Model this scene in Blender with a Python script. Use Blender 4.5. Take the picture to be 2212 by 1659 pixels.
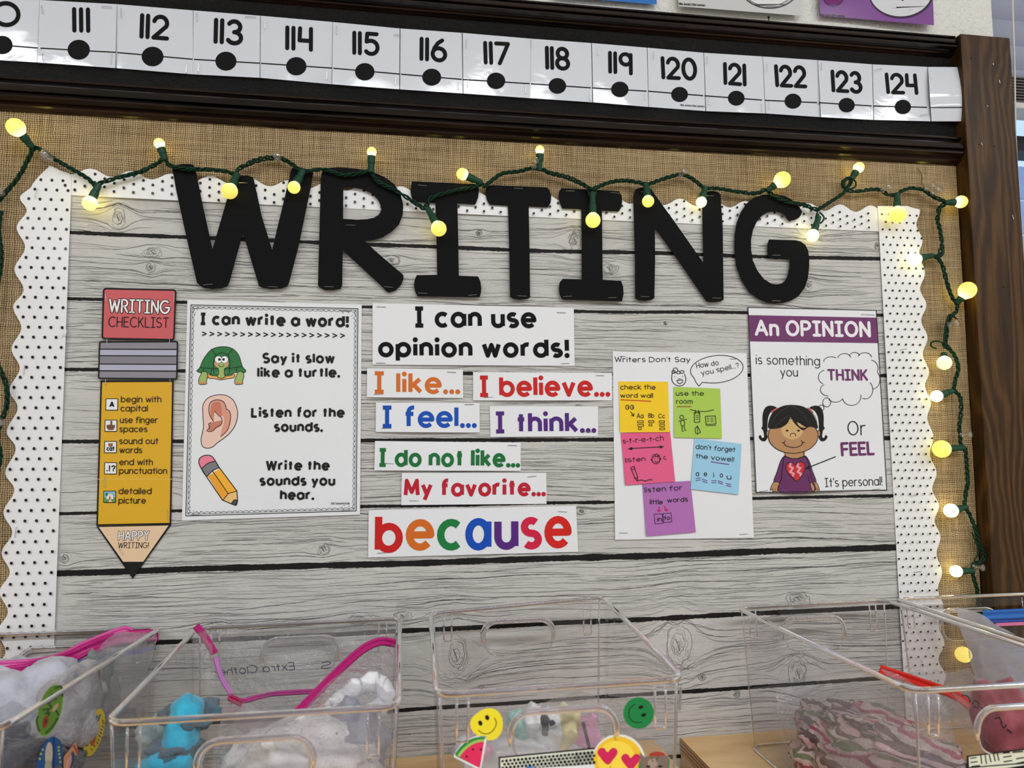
import bpy, math, random
from math import pi, sin, cos, radians, hypot, exp, atan2, sqrt
from mathutils import Vector, Matrix, noise
from mathutils.geometry import tessellate_polygon
random.seed(7)
for o in list(bpy.data.objects): bpy.data.objects.remove(o)
S = bpy.context.scene
COL = S.collection

# ---------------------------------------------------------------- camera
F, CX, CY = 1600.0, 1106.0, 829.5            # in pixels of the 2212 x 1659 frame
vX = Vector((10224, 60, F)).normalized()      # the wall's horizontal, seen from the camera
vU = Vector((-236, -19530, F)).normalized(); vU = (vU - vX*vU.dot(vX)).normalized()
vY = vU.cross(vX)
R3 = Matrix((vX, vY, vU))                     # camera axes (x right, y down, z forward) -> world
C0 = Vector((0, -0.93, 1.35))
cam = bpy.data.cameras.new('camera'); co = bpy.data.objects.new('camera', cam); COL.objects.link(co)
m = Matrix.Identity(4)
cr, cu, cb = R3 @ Vector((1, 0, 0)), R3 @ Vector((0, -1, 0)), R3 @ Vector((0, 0, -1))
for i in range(3):
    m[i][0], m[i][1], m[i][2], m[i][3] = cr[i], cu[i], cb[i], C0[i]
co.matrix_world = m
cam.lens = 6.86; cam.sensor_width = 6.86/F*2212; cam.clip_start = .01; cam.clip_end = 60
cam.dof.use_dof = True; cam.dof.focus_distance = .94; cam.dof.aperture_fstop = 2.0
S.camera = co

# ---------------------------------------------------------------- world, lamps, exposure
w = bpy.data.worlds.new('daylight'); S.world = w; w.use_nodes = True
bg = w.node_tree.nodes['Background']; bg.inputs[0].default_value = (.62, .78, 1, 1); bg.inputs[1].default_value = 1.25
def area(loc, sx, sy, p, col, rot=(0, 0, 0)):
    l = bpy.data.lights.new('ceiling_lamp', 'AREA'); l.shape = 'RECTANGLE'; l.size = sx; l.size_y = sy
    l.energy = p; l.color = col
    o = bpy.data.objects.new('ceiling_lamp', l); o.location = loc; o.rotation_euler = rot; COL.objects.link(o)
LAMP = 26.5
for lx in (-1.5, .35, 2.0):
    for ly in (-2.0, -3.9):
        area((lx, ly, 2.72), 1.2, .30, LAMP, (.96, .98, 1))
S.view_settings.view_transform = 'Standard'; S.view_settings.look = 'None'
S.view_settings.gamma = 1; S.view_settings.use_curve_mapping = False
S.view_settings.exposure = 0.0
S.cycles.use_denoising = True; S.cycles.max_bounces = 10; S.cycles.transparent_max_bounces = 40
S.cycles.diffuse_bounces = 4; S.cycles.glossy_bounces = 4; S.cycles.transmission_bounces = 8
S.cycles.sample_clamp_indirect = 6; S.cycles.caustics_reflective = False; S.cycles.caustics_refractive = False

# ---------------------------------------------------------------- geometry helpers
def ray(px, py): return R3 @ Vector((px-CX, py-CY, F))
def W(px, py, h=0.0):
    """the point at distance h in front of the wall that the photograph shows at pixel px, py"""
    d = ray(px, py); t = (-h-C0.y)/d.y
    return C0 + d*t
def PZ(px, py, z):
    d = ray(px, py); return C0 + d*((z-C0.z)/d.z)
def PR(p):
    c = R3.transposed() @ (Vector(p)-C0); return (CX+F*c.x/c.z, CY+F*c.y/c.z)
def Z(ox, oy, s):
    return lambda pts: [(ox+x/s, oy+y/s) for x, y in pts]

def lin(c): return c/12.92 if c <= .04045 else ((c+.055)/1.055)**2.4
MC = {}
def nn(nt, typ, **kw):
    n = nt.nodes.new(typ)
    for k, v in kw.items():
        if k in n.inputs: n.inputs[k].default_value = v
        else: setattr(n, k, v)
    return n
def newmat(name):
    m = bpy.data.materials.new(name); m.use_nodes = True; nt = m.node_tree
    return m, nt, nt.nodes['Principled BSDF'], nt.nodes['Material Output']
def flat(rgb, rough=.6, coat=0.0, metal=0.0, name=None):
    """a plain print, paint or plastic colour; rgb 0-255"""
    k = (rgb, rough, coat, metal)
    if k in MC: return MC[k]
    m, nt, b, out = newmat(name or 'colour')
    c = [lin(v/255) for v in rgb]
    b.inputs['Base Color'].default_value = (*c, 1); b.inputs['Roughness'].default_value = rough
    b.inputs['Metallic'].default_value = metal
    if coat:
        b.inputs['Coat Weight'].default_value = coat; b.inputs['Coat Roughness'].default_value = .12
    b.inputs['Specular IOR Level'].default_value = .12 if sum(rgb) < 120 else .25
    MC[k] = m; return m
def ramp(nt, fac, stops):
    r = nt.nodes.new('ShaderNodeValToRGB'); e = r.color_ramp.elements
    while len(e) < len(stops): e.new(.5)
    for i, (p, c) in enumerate(stops):
        e[i].position = p; e[i].color = (*[lin(v/255) for v in c], 1)
    nt.links.new(fac, r.inputs[0]); return r.outputs[0]
def coord(nt, scale=(1, 1, 1), geo=True):
    """world position, scaled"""
    g = nt.nodes.new('ShaderNodeNewGeometry') if geo else nt.nodes.new('ShaderNodeTexCoord')
    mp = nt.nodes.new('ShaderNodeMapping'); mp.inputs['Scale'].default_value = scale
    nt.links.new(g.outputs['Position' if geo else 'Object'], mp.inputs[0]); return mp.outputs[0]
def noi(nt, vec, scale=1, detail=3, rough=.5, dist=0):
    n = nn(nt, 'ShaderNodeTexNoise', Scale=scale, Detail=detail, Roughness=rough, Distortion=dist)
    nt.links.new(vec, n.inputs['Vector']); return n.outputs[0]
def mth(nt, op, a, b=None, c=None):
    n = nt.nodes.new('ShaderNodeMath'); n.operation = op
    for i, v in enumerate((a, b, c)):
        if v is None: continue
        if isinstance(v, (int, float)): n.inputs[i].default_value = v
        else: nt.links.new(v, n.inputs[i])
    return n.outputs[0]
def bump(nt, b, h, strength, dist=.001):
    n = nt.nodes.new('ShaderNodeBump'); n.inputs['Strength'].default_value = strength; n.inputs['Distance'].default_value = dist
    nt.links.new(h, n.inputs['Height']); nt.links.new(n.outputs[0], b.inputs['Normal']); return n

class MB:
    def __init__(s): s.v, s.f, s.mi, s.mats = [], [], [], []
    def mat(s, m):
        if m not in s.mats: s.mats.append(m)
        return s.mats.index(m)
    def add(s, vs, fs, m):
        i = len(s.v); k = s.mat(m); s.v += [tuple(v) for v in vs]
        for f in fs: s.f.append(tuple(i+j for j in f)); s.mi.append(k)
    def box(s, a, b, m):
        (x0, y0, z0), (x1, y1, z1) = a, b
        s.add([(x0,y0,z0),(x1,y0,z0),(x1,y1,z0),(x0,y1,z0),(x0,y0,z1),(x1,y0,z1),(x1,y1,z1),(x0,y1,z1)],
              [(0,3,2,1),(4,5,6,7),(0,1,5,4),(1,2,6,5),(2,3,7,6),(3,0,4,7)], m)
    def tube(s, pts, r, m, n=6, closed=False):
        pts = [Vector(p) for p in pts]; N = len(pts); vs = []; up = None
        for i, p in enumerate(pts):
            a = pts[i-1] if (i or closed) else p; b = pts[(i+1) % N] if (i < N-1 or closed) else p
            t = (b-a)
            if t.length < 1e-9: t = Vector((1, 0, 0))
            t.normalize()
            if up is None: up = Vector((0, 1, 0)) if abs(t.y) < .8 else Vector((0, 0, 1))
            sd = t.cross(up)
            if sd.length < 1e-5: sd = t.orthogonal()
            sd.normalize(); up = sd.cross(t).normalized()
            rr = r[i] if isinstance(r, (list, tuple)) else r
            for k in range(n):
                a_ = 2*pi*k/n; vs.append(p + sd*(rr*cos(a_)) + up*(rr*sin(a_)))
        fs = []
        for i in range(N if closed else N-1):
            j = (i+1) % N
            for k in range(n):
                l = (k+1) % n; fs.append((i*n+k, i*n+l, j*n+l, j*n+k))
        if not closed:
            fs.append(tuple(range(n-1, -1, -1))); fs.append(tuple((N-1)*n+k for k in range(n)))
        s.add(vs, fs, m)
    def lathe(s, base, axis, prof, m, n=16):
        """prof: (distance along axis, radius)"""
        axis = Vector(axis).normalized(); a = axis.orthogonal().normalized(); b = axis.cross(a); vs = []
        for d, r in prof:
            for k in range(n):
                t = 2*pi*k/n; vs.append(Vector(base)+axis*d+a*(r*cos(t))+b*(r*sin(t)))
        fs = [(i*n+k, i*n+(k+1) % n, (i+1)*n+(k+1) % n, (i+1)*n+k) for i in range(len(prof)-1) for k in range(n)]
        fs.append(tuple(range(n-1, -1, -1))); fs.append(tuple((len(prof)-1)*n+k for k in range(n)))
        s.add(vs, fs, m)
    def grid(s, fn, nu, nv, m, double=0.0):
        """fn(u, v) -> point"""
        vs = [fn(i/nu, j/nv) for j in range(nv+1) for i in range(nu+1)]
        fs = [(j*(nu+1)+i, (j+1)*(nu+1)+i, (j+1)*(nu+1)+i+1, j*(nu+1)+i+1) for j in range(nv) for i in range(nu)]
        s.add(vs, fs, m)
    def build(s, name, parent=None, smooth=False, solid=0.0, bevel=0.0):
        me = bpy.data.meshes.new(name)
        xs = list(zip(*s.v)); c = Vector([(min(a)+max(a))/2 for a in xs])
        me.from_pydata([(v[0]-c.x, v[1]-c.y, v[2]-c.z) for v in s.v], [], s.f)
        for mm in s.mats: me.materials.append(mm)
        me.polygons.foreach_set('material_index', s.mi)
        if smooth: me.polygons.foreach_set('use_smooth', [True]*len(s.f))
        me.update()
        o = bpy.data.objects.new(name, me); COL.objects.link(o)
        pl = Vector((0, 0, 0)); q = parent
        while q is not None: pl = pl + q.location; q = q.parent
        o.location = c - pl
        if parent is not None: o.parent = parent
        if solid:
            md = o.modifiers.new('thickness', 'SOLIDIFY'); md.thickness = solid; md.offset = -1
        if bevel:
            md = o.modifiers.new('bevel', 'BEVEL'); md.width = bevel; md.segments = 2; md.limit_method = 'ANGLE'
        return o
def tag(o, label=None, cat=None, group=None, kind=None):
    if label: o['label'] = label
    if cat: o['category'] = cat
    if group: o['group'] = group
    if kind: o['kind'] = kind
    return o
def thing(name, loc, label, cat, group=None):
    o = bpy.data.objects.new(name, None); COL.objects.link(o); o.location = loc
    o.empty_display_size = .02
    return tag(o, label, cat, group)

# ---------------------------------------------------------------- flat drawing in wall coordinates
def up_at(x, y, slope=None):
    loc = (890-y)/(11330-x)
    r = (slope-loc) if slope is not None else 0
    return (-(x-870)/19600 + r, -1.0)
class Print:
    """ink on a sheet: polygons, lines and letters; every vertex goes to the sheet's own surface"""
    def __init__(s, hfn, gloss=0.0, rough=.55):
        s.mb = MB(); s.h = hfn; s.e = .0003; s.gloss = gloss; s.rough = rough
    def m(s, rgb): return flat(tuple(rgb), s.rough, s.gloss)
    def P(s, p): return W(p[0], p[1], s.h(p[0], p[1])+s.e)
    def poly(s, pts, rgb):
        s.e += .000012
        tr = tessellate_polygon([[Vector((x, y, 0)) for x, y in pts]])
        vs = [s.P(p) for p in pts]; fs = []
        for t in tr:
            a, b, c = (pts[i] for i in t)
            cr_ = (b[0]-a[0])*(c[1]-a[1])-(b[1]-a[1])*(c[0]-a[0])
            if abs(cr_) < 1e-6: continue
            fs.append(t if cr_ < 0 else t[::-1])
        s.mb.add(vs, fs, s.m(rgb))
    def ell(s, cx, cy, rx, ry, rgb, n=24, rot=0, a0=0, a1=360):
        s.poly(ellp(cx, cy, rx, ry, n, rot, a0, a1), rgb)
    def line(s, pts, w, rgb, closed=False, cap='round', bump_e=True):
        if bump_e: s.e += .000012
        m = s.m(rgb); pts = [p for i, p in enumerate(pts) if i == 0 or hypot(p[0]-pts[i-1][0], p[1]-pts[i-1][1]) > 1e-4]
        if closed and hypot(pts[0][0]-pts[-1][0], pts[0][1]-pts[-1][1]) < 1e-3: pts = pts[:-1]
        N = len(pts)
        if N < 2:
            s.mb.add([s.P(q) for q in ellp(pts[0][0], pts[0][1], w*.6, w*.6, 12)], [tuple(range(11, -1, -1))], m); return
        idx = list(range(N)) + ([0] if closed else [])
        def dr(a, b):
            dx, dy = b[0]-a[0], b[1]-a[1]; l = hypot(dx, dy) or 1; return dx/l, dy/l
        segs = [dr(pts[idx[i]], pts[idx[i+1]]) for i in range(len(idx)-1)]
        L, Rr = [], []
        vs, fs = [], []
        def disc(p):
            k = len(vs); vs.extend(ellp(p[0], p[1], w/2, w/2, 12)); fs.append(tuple(range(k+11, k-1, -1)))
        def seg_pts(i):     # left/right offsets at both ends of segment i
            a, b = pts[idx[i]], pts[idx[i+1]]; d = segs[i]
            def off(p, dprev, dn):
                if dprev is None or dn is None: return (-d[1], d[0], 1)
                c = dprev[0]*dn[0]+dprev[1]*dn[1]
                if c < .8: return (-d[1], d[0], 1)
                nx, ny = -(dprev[1]+dn[1]), dprev[0]+dn[0]; l = hypot(nx, ny) or 1; nx /= l; ny /= l
                return (nx, ny, 1/max(.5, (nx*-d[1]+ny*d[0])))
            pv = segs[i-1] if (i > 0 or closed) else None
            nx_ = segs[(i+1) % len(segs)] if (i < len(segs)-1 or closed) else None
            oa, ob = off(a, pv, d), off(b, d, nx_)
            k = len(vs); hw = w/2
            vs.extend([(a[0]+oa[0]*hw*oa[2], a[1]+oa[1]*hw*oa[2]), (a[0]-oa[0]*hw*oa[2], a[1]-oa[1]*hw*oa[2]),
                       (b[0]-ob[0]*hw*ob[2], b[1]-ob[1]*hw*ob[2]), (b[0]+ob[0]*hw*ob[2], b[1]+ob[1]*hw*ob[2])])
            fs.append((k, k+1, k+2, k+3))
            if nx_ is not None and d[0]*nx_[0]+d[1]*nx_[1] < .8: disc(b)
        for i in range(len(segs)): seg_pts(i)
        if not closed and cap == 'round': disc(pts[0]); disc(pts[-1])
        s.mb.add([s.P(q) for q in vs], fs, m)
    def text(s, t, x0, x1, y0, y1, H, wt, rgb, cap='round', sp=None, jit=0, outline=None, colors=None, e_h=None):
        """outer left/right px, baseline y at both, cap height px, stroke width px"""
        s.e += .000012
        hc = max(H-wt, 1e-3); gap = (sp+wt/hc) if sp is not None else max(.05+wt/hc, .22)
        x = 0; lay = []
        for ch in t:
            if ch == ' ': x += .38; continue
            g, wd = GL[ch]; lay.append((ch, x, g)); x += wd + gap
        tot = x-gap
        wpx = (x1-x0-wt); sx = wpx/max(tot, 1e-3) if tot > .01 else hc
        slope = (y1-y0)/max(1e-6, (x1-x0)); k = 0
        jobs = [(1, wt+2*outline)] if outline else []
        for ol, ww in jobs+[(0, wt)]:
         s.e += .000015
         for ci, (ch, gx, g) in enumerate(lay):
             jx, jy, js = (random.uniform(-jit, jit)*hc, random.uniform(-jit, jit)*hc, 1+random.uniform(-jit, jit)*2) if jit else (0, 0, 1)
             col = (20, 20, 22) if ol else rgb
             for st in g:
                q = []
                for (ux, uy) in st:
                    bx = x0+wt/2+(gx+ux)*sx+jx; by = y0+slope*(bx-x0)-wt/2
                    u = up_at(bx, by, slope); q.append((bx+u[0]*uy*js*hc, by+u[1]*uy*js*hc+jy))
                s.line(q, ww, col, closed=(len(q) > 3 and hypot(q[0][0]-q[-1][0], q[0][1]-q[-1][1]) < 1e-3), cap='round' if len(q) < 2 else cap, bump_e=False)
    def done(s, name, parent, label=None):
        if not s.mb.v: return None
        o = s.mb.build(name, parent)
        if label: o['label'] = label
        return o
def ellp(cx, cy, rx, ry, n=24, rot=0, a0=0, a1=360):
    full = abs(a1-a0) >= 360; c, sn = cos(radians(rot)), sin(radians(rot)); r = []
    for i in range(n if full else n+1):
        a = radians(a0+(a1-a0)*i/n); x, y = rx*cos(a), ry*sin(a); r.append((cx+x*c-y*sn, cy+x*sn+y*c))
    return r
def arc(cx, cy, rx, ry, a0, a1, n=14):
    return [(cx+rx*cos(radians(a0+(a1-a0)*i/n)), cy+ry*sin(radians(a0+(a1-a0)*i/n))) for i in range(n+1)]
def smooth(pts, n=5, closed=False):
    N = len(pts); out = []
    for i in range(N if closed else N-1):
        g = lambda k: pts[k % N] if closed else pts[max(0, min(N-1, k))]
        p0, p1, p2, p3 = g(i-1), g(i), g(i+1), g(i+2)
        for j in range(n):
            t = j/n
            out.append(tuple(.5*((2*b)+(-a+c)*t+(2*a-5*b+4*c-d)*t*t+(-a+3*b-3*c+d)*t**3) for a, b, c, d in zip(p0, p1, p2, p3)))
    if not closed: out.append(tuple(pts[-1]))
    return out

# stroke alphabet: cap height 1, x-height .7
o_ = arc(.29, .35, .29, .35, 0, 360, 24)
GL = {
 'a': ([o_, [(.58, .7), (.58, 0)]], .58), 'b': ([[(0, 1), (0, 0)], o_], .58), 'c': ([arc(.29, .35, .29, .35, 48, 312)], .5),
 'd': ([o_, [(.58, 1), (.58, 0)]], .58), 'e': ([[(.02, .35), (.57, .35)] + arc(.29, .35, .29, .35, 0, 318, 18)], .57),
 'f': ([arc(.34, .78, .2, .22, 75, 180, 8)+[(.14, 0)], [(0, .66), (.36, .66)]], .38),
 'g': ([o_, [(.58, .7), (.58, -.08)]+arc(.3, -.08, .28, .24, 0, -140, 8)], .58),
 'h': ([[(0, 1), (0, 0)], arc(.24, .44, .24, .26, 180, 0)+[(.48, 0)]], .48),
 'i': ([[(0, .7), (0, 0)], [(0, .97)]], 0), 'j': ([[(.12, .7), (.12, -.15)]+arc(-.02, -.15, .14, .16, 0, -100, 6), [(.12, .97)]], .14),
 'k': ([[(0, 1), (0, 0)], [(.42, .7), (.04, .3)], [(.14, .4), (.46, 0)]], .46), 'l': ([[(0, 1), (0, 0)]], 0),
 'm': ([[(0, .7), (0, 0)], arc(.2, .48, .2, .22, 180, 0)+[(.4, 0)], arc(.6, .48, .2, .22, 180, 0)+[(.8, 0)]], .8),
 'n': ([[(0, .7), (0, 0)], arc(.24, .44, .24, .26, 180, 0)+[(.48, 0)]], .48), 'o': ([o_], .58),
 'p': ([[(0, .7), (0, -.33)], o_], .58), 'q': ([o_, [(.58, .7), (.58, -.33)]], .58),
 'r': ([[(0, .7), (0, 0)], arc(.24, .42, .24, .28, 180, 72, 8)], .32),
 's': ([arc(.2, .525, .19, .175, 42, 270, 12)+arc(.21, .175, .2, .175, 90, -140, 12)[1:]], .41),
 't': ([[(.16, .95), (.16, 0)], [(0, .66), (.32, .66)]], .32),
 'u': ([[(0, .7), (0, .26)]+arc(.24, .26, .24, .26, 180, 360), [(.48, .7), (.48, 0)]], .48),
 'v': ([[(0, .7), (.25, 0), (.5, .7)]], .5), 'w': ([[(0, .7), (.19, 0), (.38, .66), (.57, 0), (.76, .7)]], .76),
 'x': ([[(0, .7), (.46, 0)], [(.46, .7), (0, 0)]], .46), 'y': ([[(0, .7), (.26, .02)], [(.5, .7), (.12, -.33)]], .5),
 'z': ([[(0, .7), (.44, .7), (0, 0), (.46, 0)]], .46),
 'A': ([[(0, 0), (.36, 1), (.72, 0)], [(.13, .33), (.59, .33)]], .72),
 'B': ([[(0, 0), (0, 1)]+arc(.26, .76, .26, .24, 90, -90, 10)+[(0, .52)], arc(.3, .26, .3, .26, 90, -90, 10)+[(0, 0)]], .6),
 'C': ([arc(.42, .5, .42, .5, 50, 310, 20)], .72), 'D': ([[(0, 0), (0, 1)]+arc(.2, .5, .48, .5, 90, -90, 14)+[(0, 0)]], .68),
 'E': ([[(.5, 1), (0, 1), (0, 0), (.5, 0)], [(0, .52), (.44, .52)]], .5), 'F': ([[(.5, 1), (0, 1), (0, 0)], [(0, .5), (.44, .5)]], .5),
 'G': ([arc(.42, .5, .42, .5, 50, 345, 20)+[(.84, .45), (.48, .45)]], .84), 'H': ([[(0, 0), (0, 1)], [(.58, 0), (.58, 1)], [(0, .5), (.58, .5)]], .58),
 'I': ([[(.2, 0), (.2, 1)], [(0, 1), (.4, 1)], [(0, 0), (.4, 0)]], .4), 'J': ([[(.4, 1), (.4, .2)]+arc(.2, .2, .2, .2, 0, -160, 8)], .4),
 'K': ([[(0, 0), (0, 1)], [(.5, 1), (.03, .42)], [(.18, .58), (.54, 0)]], .54), 'L': ([[(0, 1), (0, 0), (.46, 0)]], .46),
 'M': ([[(0, 0), (.06, 1), (.38, .2), (.7, 1), (.76, 0)]], .76), 'N': ([[(0, 0), (0, 1), (.58, 0), (.58, 1)]], .58),
 'O': ([arc(.37, .5, .37, .5, 0, 360, 28)], .74), 'P': ([[(0, 0), (0, 1)]+arc(.25, .72, .29, .28, 90, -90, 12)+[(0, .44)]], .54),
 'Q': ([arc(.37, .5, .37, .5, 0, 360, 28), [(.5, .2), (.72, -.05)]], .74),
 'R': ([[(0, 0), (0, 1)]+arc(.25, .74, .27, .26, 90, -90, 12)+[(0, .48)], [(.22, .48), (.54, 0)]], .54),
 'S': ([arc(.27, .75, .26, .25, 38, 270, 12)+arc(.27, .25, .27, .25, 90, -145, 12)[1:]], .54),
 'T': ([[(.28, 0), (.28, 1)], [(0, 1), (.56, 1)]], .56), 'U': ([[(0, 1), (0, .28)]+arc(.28, .28, .28, .28, 180, 360)+[(.56, 1)]], .56),
 'V': ([[(0, 1), (.32, 0), (.64, 1)]], .64), 'W': ([[(0, 1), (.22, 0), (.45, .9), (.68, 0), (.9, 1)]], .9),
 'Y': ([[(0, 1), (.28, .5), (.56, 1)], [(.28, .5), (.28, 0)]], .56),
 '0': ([arc(.31, .5, .31, .5, 0, 360, 28)], .62), '1': ([[(0, 1), (0, 0)]], 0),
 '2': ([arc(.28, .7, .27, .3, 165, -28, 12)+[(0, 0), (.56, 0)]], .56),
 '3': ([arc(.25, .75, .24, .25, 150, -90, 12)+arc(.25, .25, .28, .26, 88, -150, 12)], .53),
 '4': ([[(.02, 1), (0, .42), (.46, .42)], [(.46, 1), (.46, 0)]], .46),
 '5': ([[(.5, 1), (.08, 1), (.05, .6)]+arc(.25, .33, .29, .33, 118, -140, 14)], .54),
 '6': ([[(.42, 1), (.24, .86), (.08, .6), (.0, .34)], arc(.28, .3, .28, .3, 0, 360, 22)], .56),
 '7': ([[(0, 1), (.54, 1), (.14, 0)]], .54), '8': ([arc(.28, .76, .24, .24, 0, 360, 22), arc(.28, .26, .28, .26, 0, 360, 22)], .56),
 '9': ([arc(.25, .72, .25, .28, 0, 360, 22), [(.5, .98), (.5, 0)]], .5),
 '.': ([[(0, .02)]], 0), '!': ([[(0, 1), (0, .32)], [(0, .02)]], 0), '?': ([arc(.2, .78, .2, .22, 170, -40, 10)+[(.2, .32)], [(.2, .02)]], .4),
 "'": ([[(0, 1), (0, .82)]], 0), '>': ([[(0, .75), (.6, .4), (0, .05)]], .6), '-': ([[(0, .38), (.22, .38)]], .22),
}
# ---------------------------------------------------------------- materials
def m_plaster(name, rgb, amp, rough=.6, sc=60):
    m, nt, b, out = newmat(name); v = coord(nt)
    b.inputs['Base Color'].default_value = (*[lin(c/255) for c in rgb], 1); b.inputs['Roughness'].default_value = rough
    a = noi(nt, v, sc, 5, .6); c = noi(nt, v, sc*3.5, 3, .6, .6)
    bump(nt, b, mth(nt, 'ADD', a, mth(nt, 'MULTIPLY', c, .6)), amp, .006); return m
M_white = m_plaster('white_painted_plaster', (240, 239, 233), .9)
M_black = m_plaster('black_painted_plaster', (24, 25, 28), 1.0, .30, 150); M_black.node_tree.nodes['Principled BSDF'].inputs['Specular IOR Level'].default_value = 1.0
for n_ in M_black.node_tree.nodes:
    if n_.type == 'BUMP': n_.inputs['Distance'].default_value = .012
M_room = flat((222, 218, 210), .8); M_floor = flat((150, 142, 132), .5); M_ceil = flat((225, 225, 222), .9)
def m_stain(name, c0, c1, stretch, rough=.25, coat=.5, sc=1.0, wear=0.0):
    m, nt, b, out = newmat(name); v = coord(nt, stretch)
    n1 = noi(nt, v, 22*sc, 6, .65, 1.2)
    c = ramp(nt, n1, [(.35, c0), (.68, c1)])
    nt.links.new(c, b.inputs['Base Color']); b.inputs['Roughness'].default_value = rough
    b.inputs['Coat Weight'].default_value = coat; b.inputs['Coat Roughness'].default_value = .15
    b.inputs['Specular IOR Level'].default_value = .3
    bump(nt, b, noi(nt, v, 60*sc, 4, .7), .25, .0008); return m
M_trim = m_stain('dark_stained_trim', (6, 3, 3), (40, 21, 13), (.12, 1, 2.2), .2, .35)
def m_oak():
    m, nt, b, out = newmat('oak_post')
    v = coord(nt, (1, 1, .26))
    d = noi(nt, v, 9, 3, .5, .5)
    g = nt.nodes.new('ShaderNodeNewGeometry'); sp = nt.nodes.new('ShaderNodeSeparateXYZ'); nt.links.new(g.outputs['Position'], sp.inputs[0])
    rings = mth(nt, 'SINE', mth(nt, 'ADD', mth(nt, 'MULTIPLY', sp.outputs[0], 420.0), mth(nt, 'MULTIPLY', d, 60.0)))
    fine = noi(nt, coord(nt, (1, 1, .03)), 500, 3, .7)
    f = mth(nt, 'ADD', mth(nt, 'MULTIPLY', rings, .11), mth(nt, 'ADD', mth(nt, 'MULTIPLY', fine, .55), .17))
    c = ramp(nt, f, [(.22, (32, 20, 8)), (.42, (58, 38, 16)), (.60, (86, 59, 26)), (.85, (100, 72, 36))])
    nt.links.new(c, b.inputs['Base Color']); b.inputs['Roughness'].default_value = .38
    b.inputs['Specular IOR Level'].default_value = .2
    bump(nt, b, fine, .3, .0006); return m
M_oak = m_oak()
def m_burlap():
    m, nt, b, out = newmat('burlap_weave')
    g = nt.nodes.new('ShaderNodeNewGeometry')
    wob = nt.nodes.new('ShaderNodeTexNoise'); wob.inputs['Scale'].default_value = 55; wob.inputs['Detail'].default_value = 3
    nt.links.new(g.outputs['Position'], wob.inputs['Vector'])
    sub = nt.nodes.new('ShaderNodeVectorMath'); sub.operation = 'SUBTRACT'; sub.inputs[1].default_value = (.5, .5, .5)
    nt.links.new(wob.outputs['Color'], sub.inputs[0])
    scl = nt.nodes.new('ShaderNodeVectorMath'); scl.operation = 'SCALE'; scl.inputs['Scale'].default_value = .0048
    nt.links.new(sub.outputs[0], scl.inputs[0])
    add = nt.nodes.new('ShaderNodeVectorMath'); add.operation = 'ADD'
    nt.links.new(g.outputs['Position'], add.inputs[0]); nt.links.new(scl.outputs[0], add.inputs[1])
    sp = nt.nodes.new('ShaderNodeSeparateXYZ'); nt.links.new(add.outputs[0], sp.inputs[0])
    k = pi/.0026
    sx = mth(nt, 'SINE', mth(nt, 'MULTIPLY', sp.outputs[0], k)); sz = mth(nt, 'SINE', mth(nt, 'MULTIPLY', sp.outputs[2], k*1.05))
    ax, az = mth(nt, 'ABSOLUTE', sx), mth(nt, 'ABSOLUTE', sz)
    over = mth(nt, 'MULTIPLY', mth(nt, 'SIGN', sx), mth(nt, 'SIGN', sz))          # which thread lies on top
    # ax high = on a vertical thread's middle; az high = on a horizontal thread's middle
    hv = mth(nt, 'MULTIPLY', ax, mth(nt, 'ADD', 1.0, mth(nt, 'MULTIPLY', over, .25)))
    hh = mth(nt, 'MULTIPLY', az, mth(nt, 'SUBTRACT', 1.0, mth(nt, 'MULTIPLY', over, .25)))
    h = mth(nt, 'MAXIMUM', hv, hh)
    tv = noi(nt, coord(nt, (300, 1, 14)), 1, 2, .6); th = noi(nt, coord(nt, (14, 1, 300)), 1, 2, .6)
    big = noi(nt, coord(nt), 9, 3, .6)
    f = mth(nt, 'ADD', mth(nt, 'MULTIPLY', h, .55), mth(nt, 'ADD', mth(nt, 'MULTIPLY', tv, .42), mth(nt, 'MULTIPLY', th, .42)))
    f = mth(nt, 'ADD', f, mth(nt, 'MULTIPLY', mth(nt, 'SUBTRACT', big, .5), .3))
    c = ramp(nt, mth(nt, 'SUBTRACT', f, .35), [(.10, (24, 18, 12)), (.32, (96, 77, 54)), (.54, (160, 136, 101)), (.8, (202, 180, 142))])
    nt.links.new(c, b.inputs['Base Color']); b.inputs['Roughness'].default_value = .9; b.inputs['Specular IOR Level'].default_value = .1
    bump(nt, b, h, .8, .0012); return m
M_burlap = m_burlap()
def m_planks():
    m, nt, b, out = newmat('printed_grey_wood')
    v = coord(nt, (1, 1, 12)); a = noi(nt, v, 30, 5, .65, .4)
    v2 = coord(nt, (1, 1, 22)); s2 = noi(nt, v2, 75, 4, .75, .8)
    big = noi(nt, coord(nt, (1, 1, 3)), 5, 2, .5)
    f = mth(nt, 'ADD', mth(nt, 'MULTIPLY', a, .45), mth(nt, 'ADD', mth(nt, 'MULTIPLY', s2, .7), mth(nt, 'MULTIPLY', big, .35)))
    c = ramp(nt, f, [(.46, (96, 95, 95)), (.55, (146, 145, 143)), (.66, (184, 183, 180)), (.92, (204, 203, 200))])
    nt.links.new(c, b.inputs['Base Color']); b.inputs['Roughness'].default_value = .5; b.inputs['Specular IOR Level'].default_value = .2
    w_ = coord(nt); t = nn(nt, 'ShaderNodeTexWave', Scale=420.0, Distortion=1.0); t.bands_direction = 'DIAGONAL'; nt.links.new(w_, t.inputs['Vector'])
    bump(nt, b, t.outputs[1], .12, .0004); return m
M_planks = m_planks()
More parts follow.
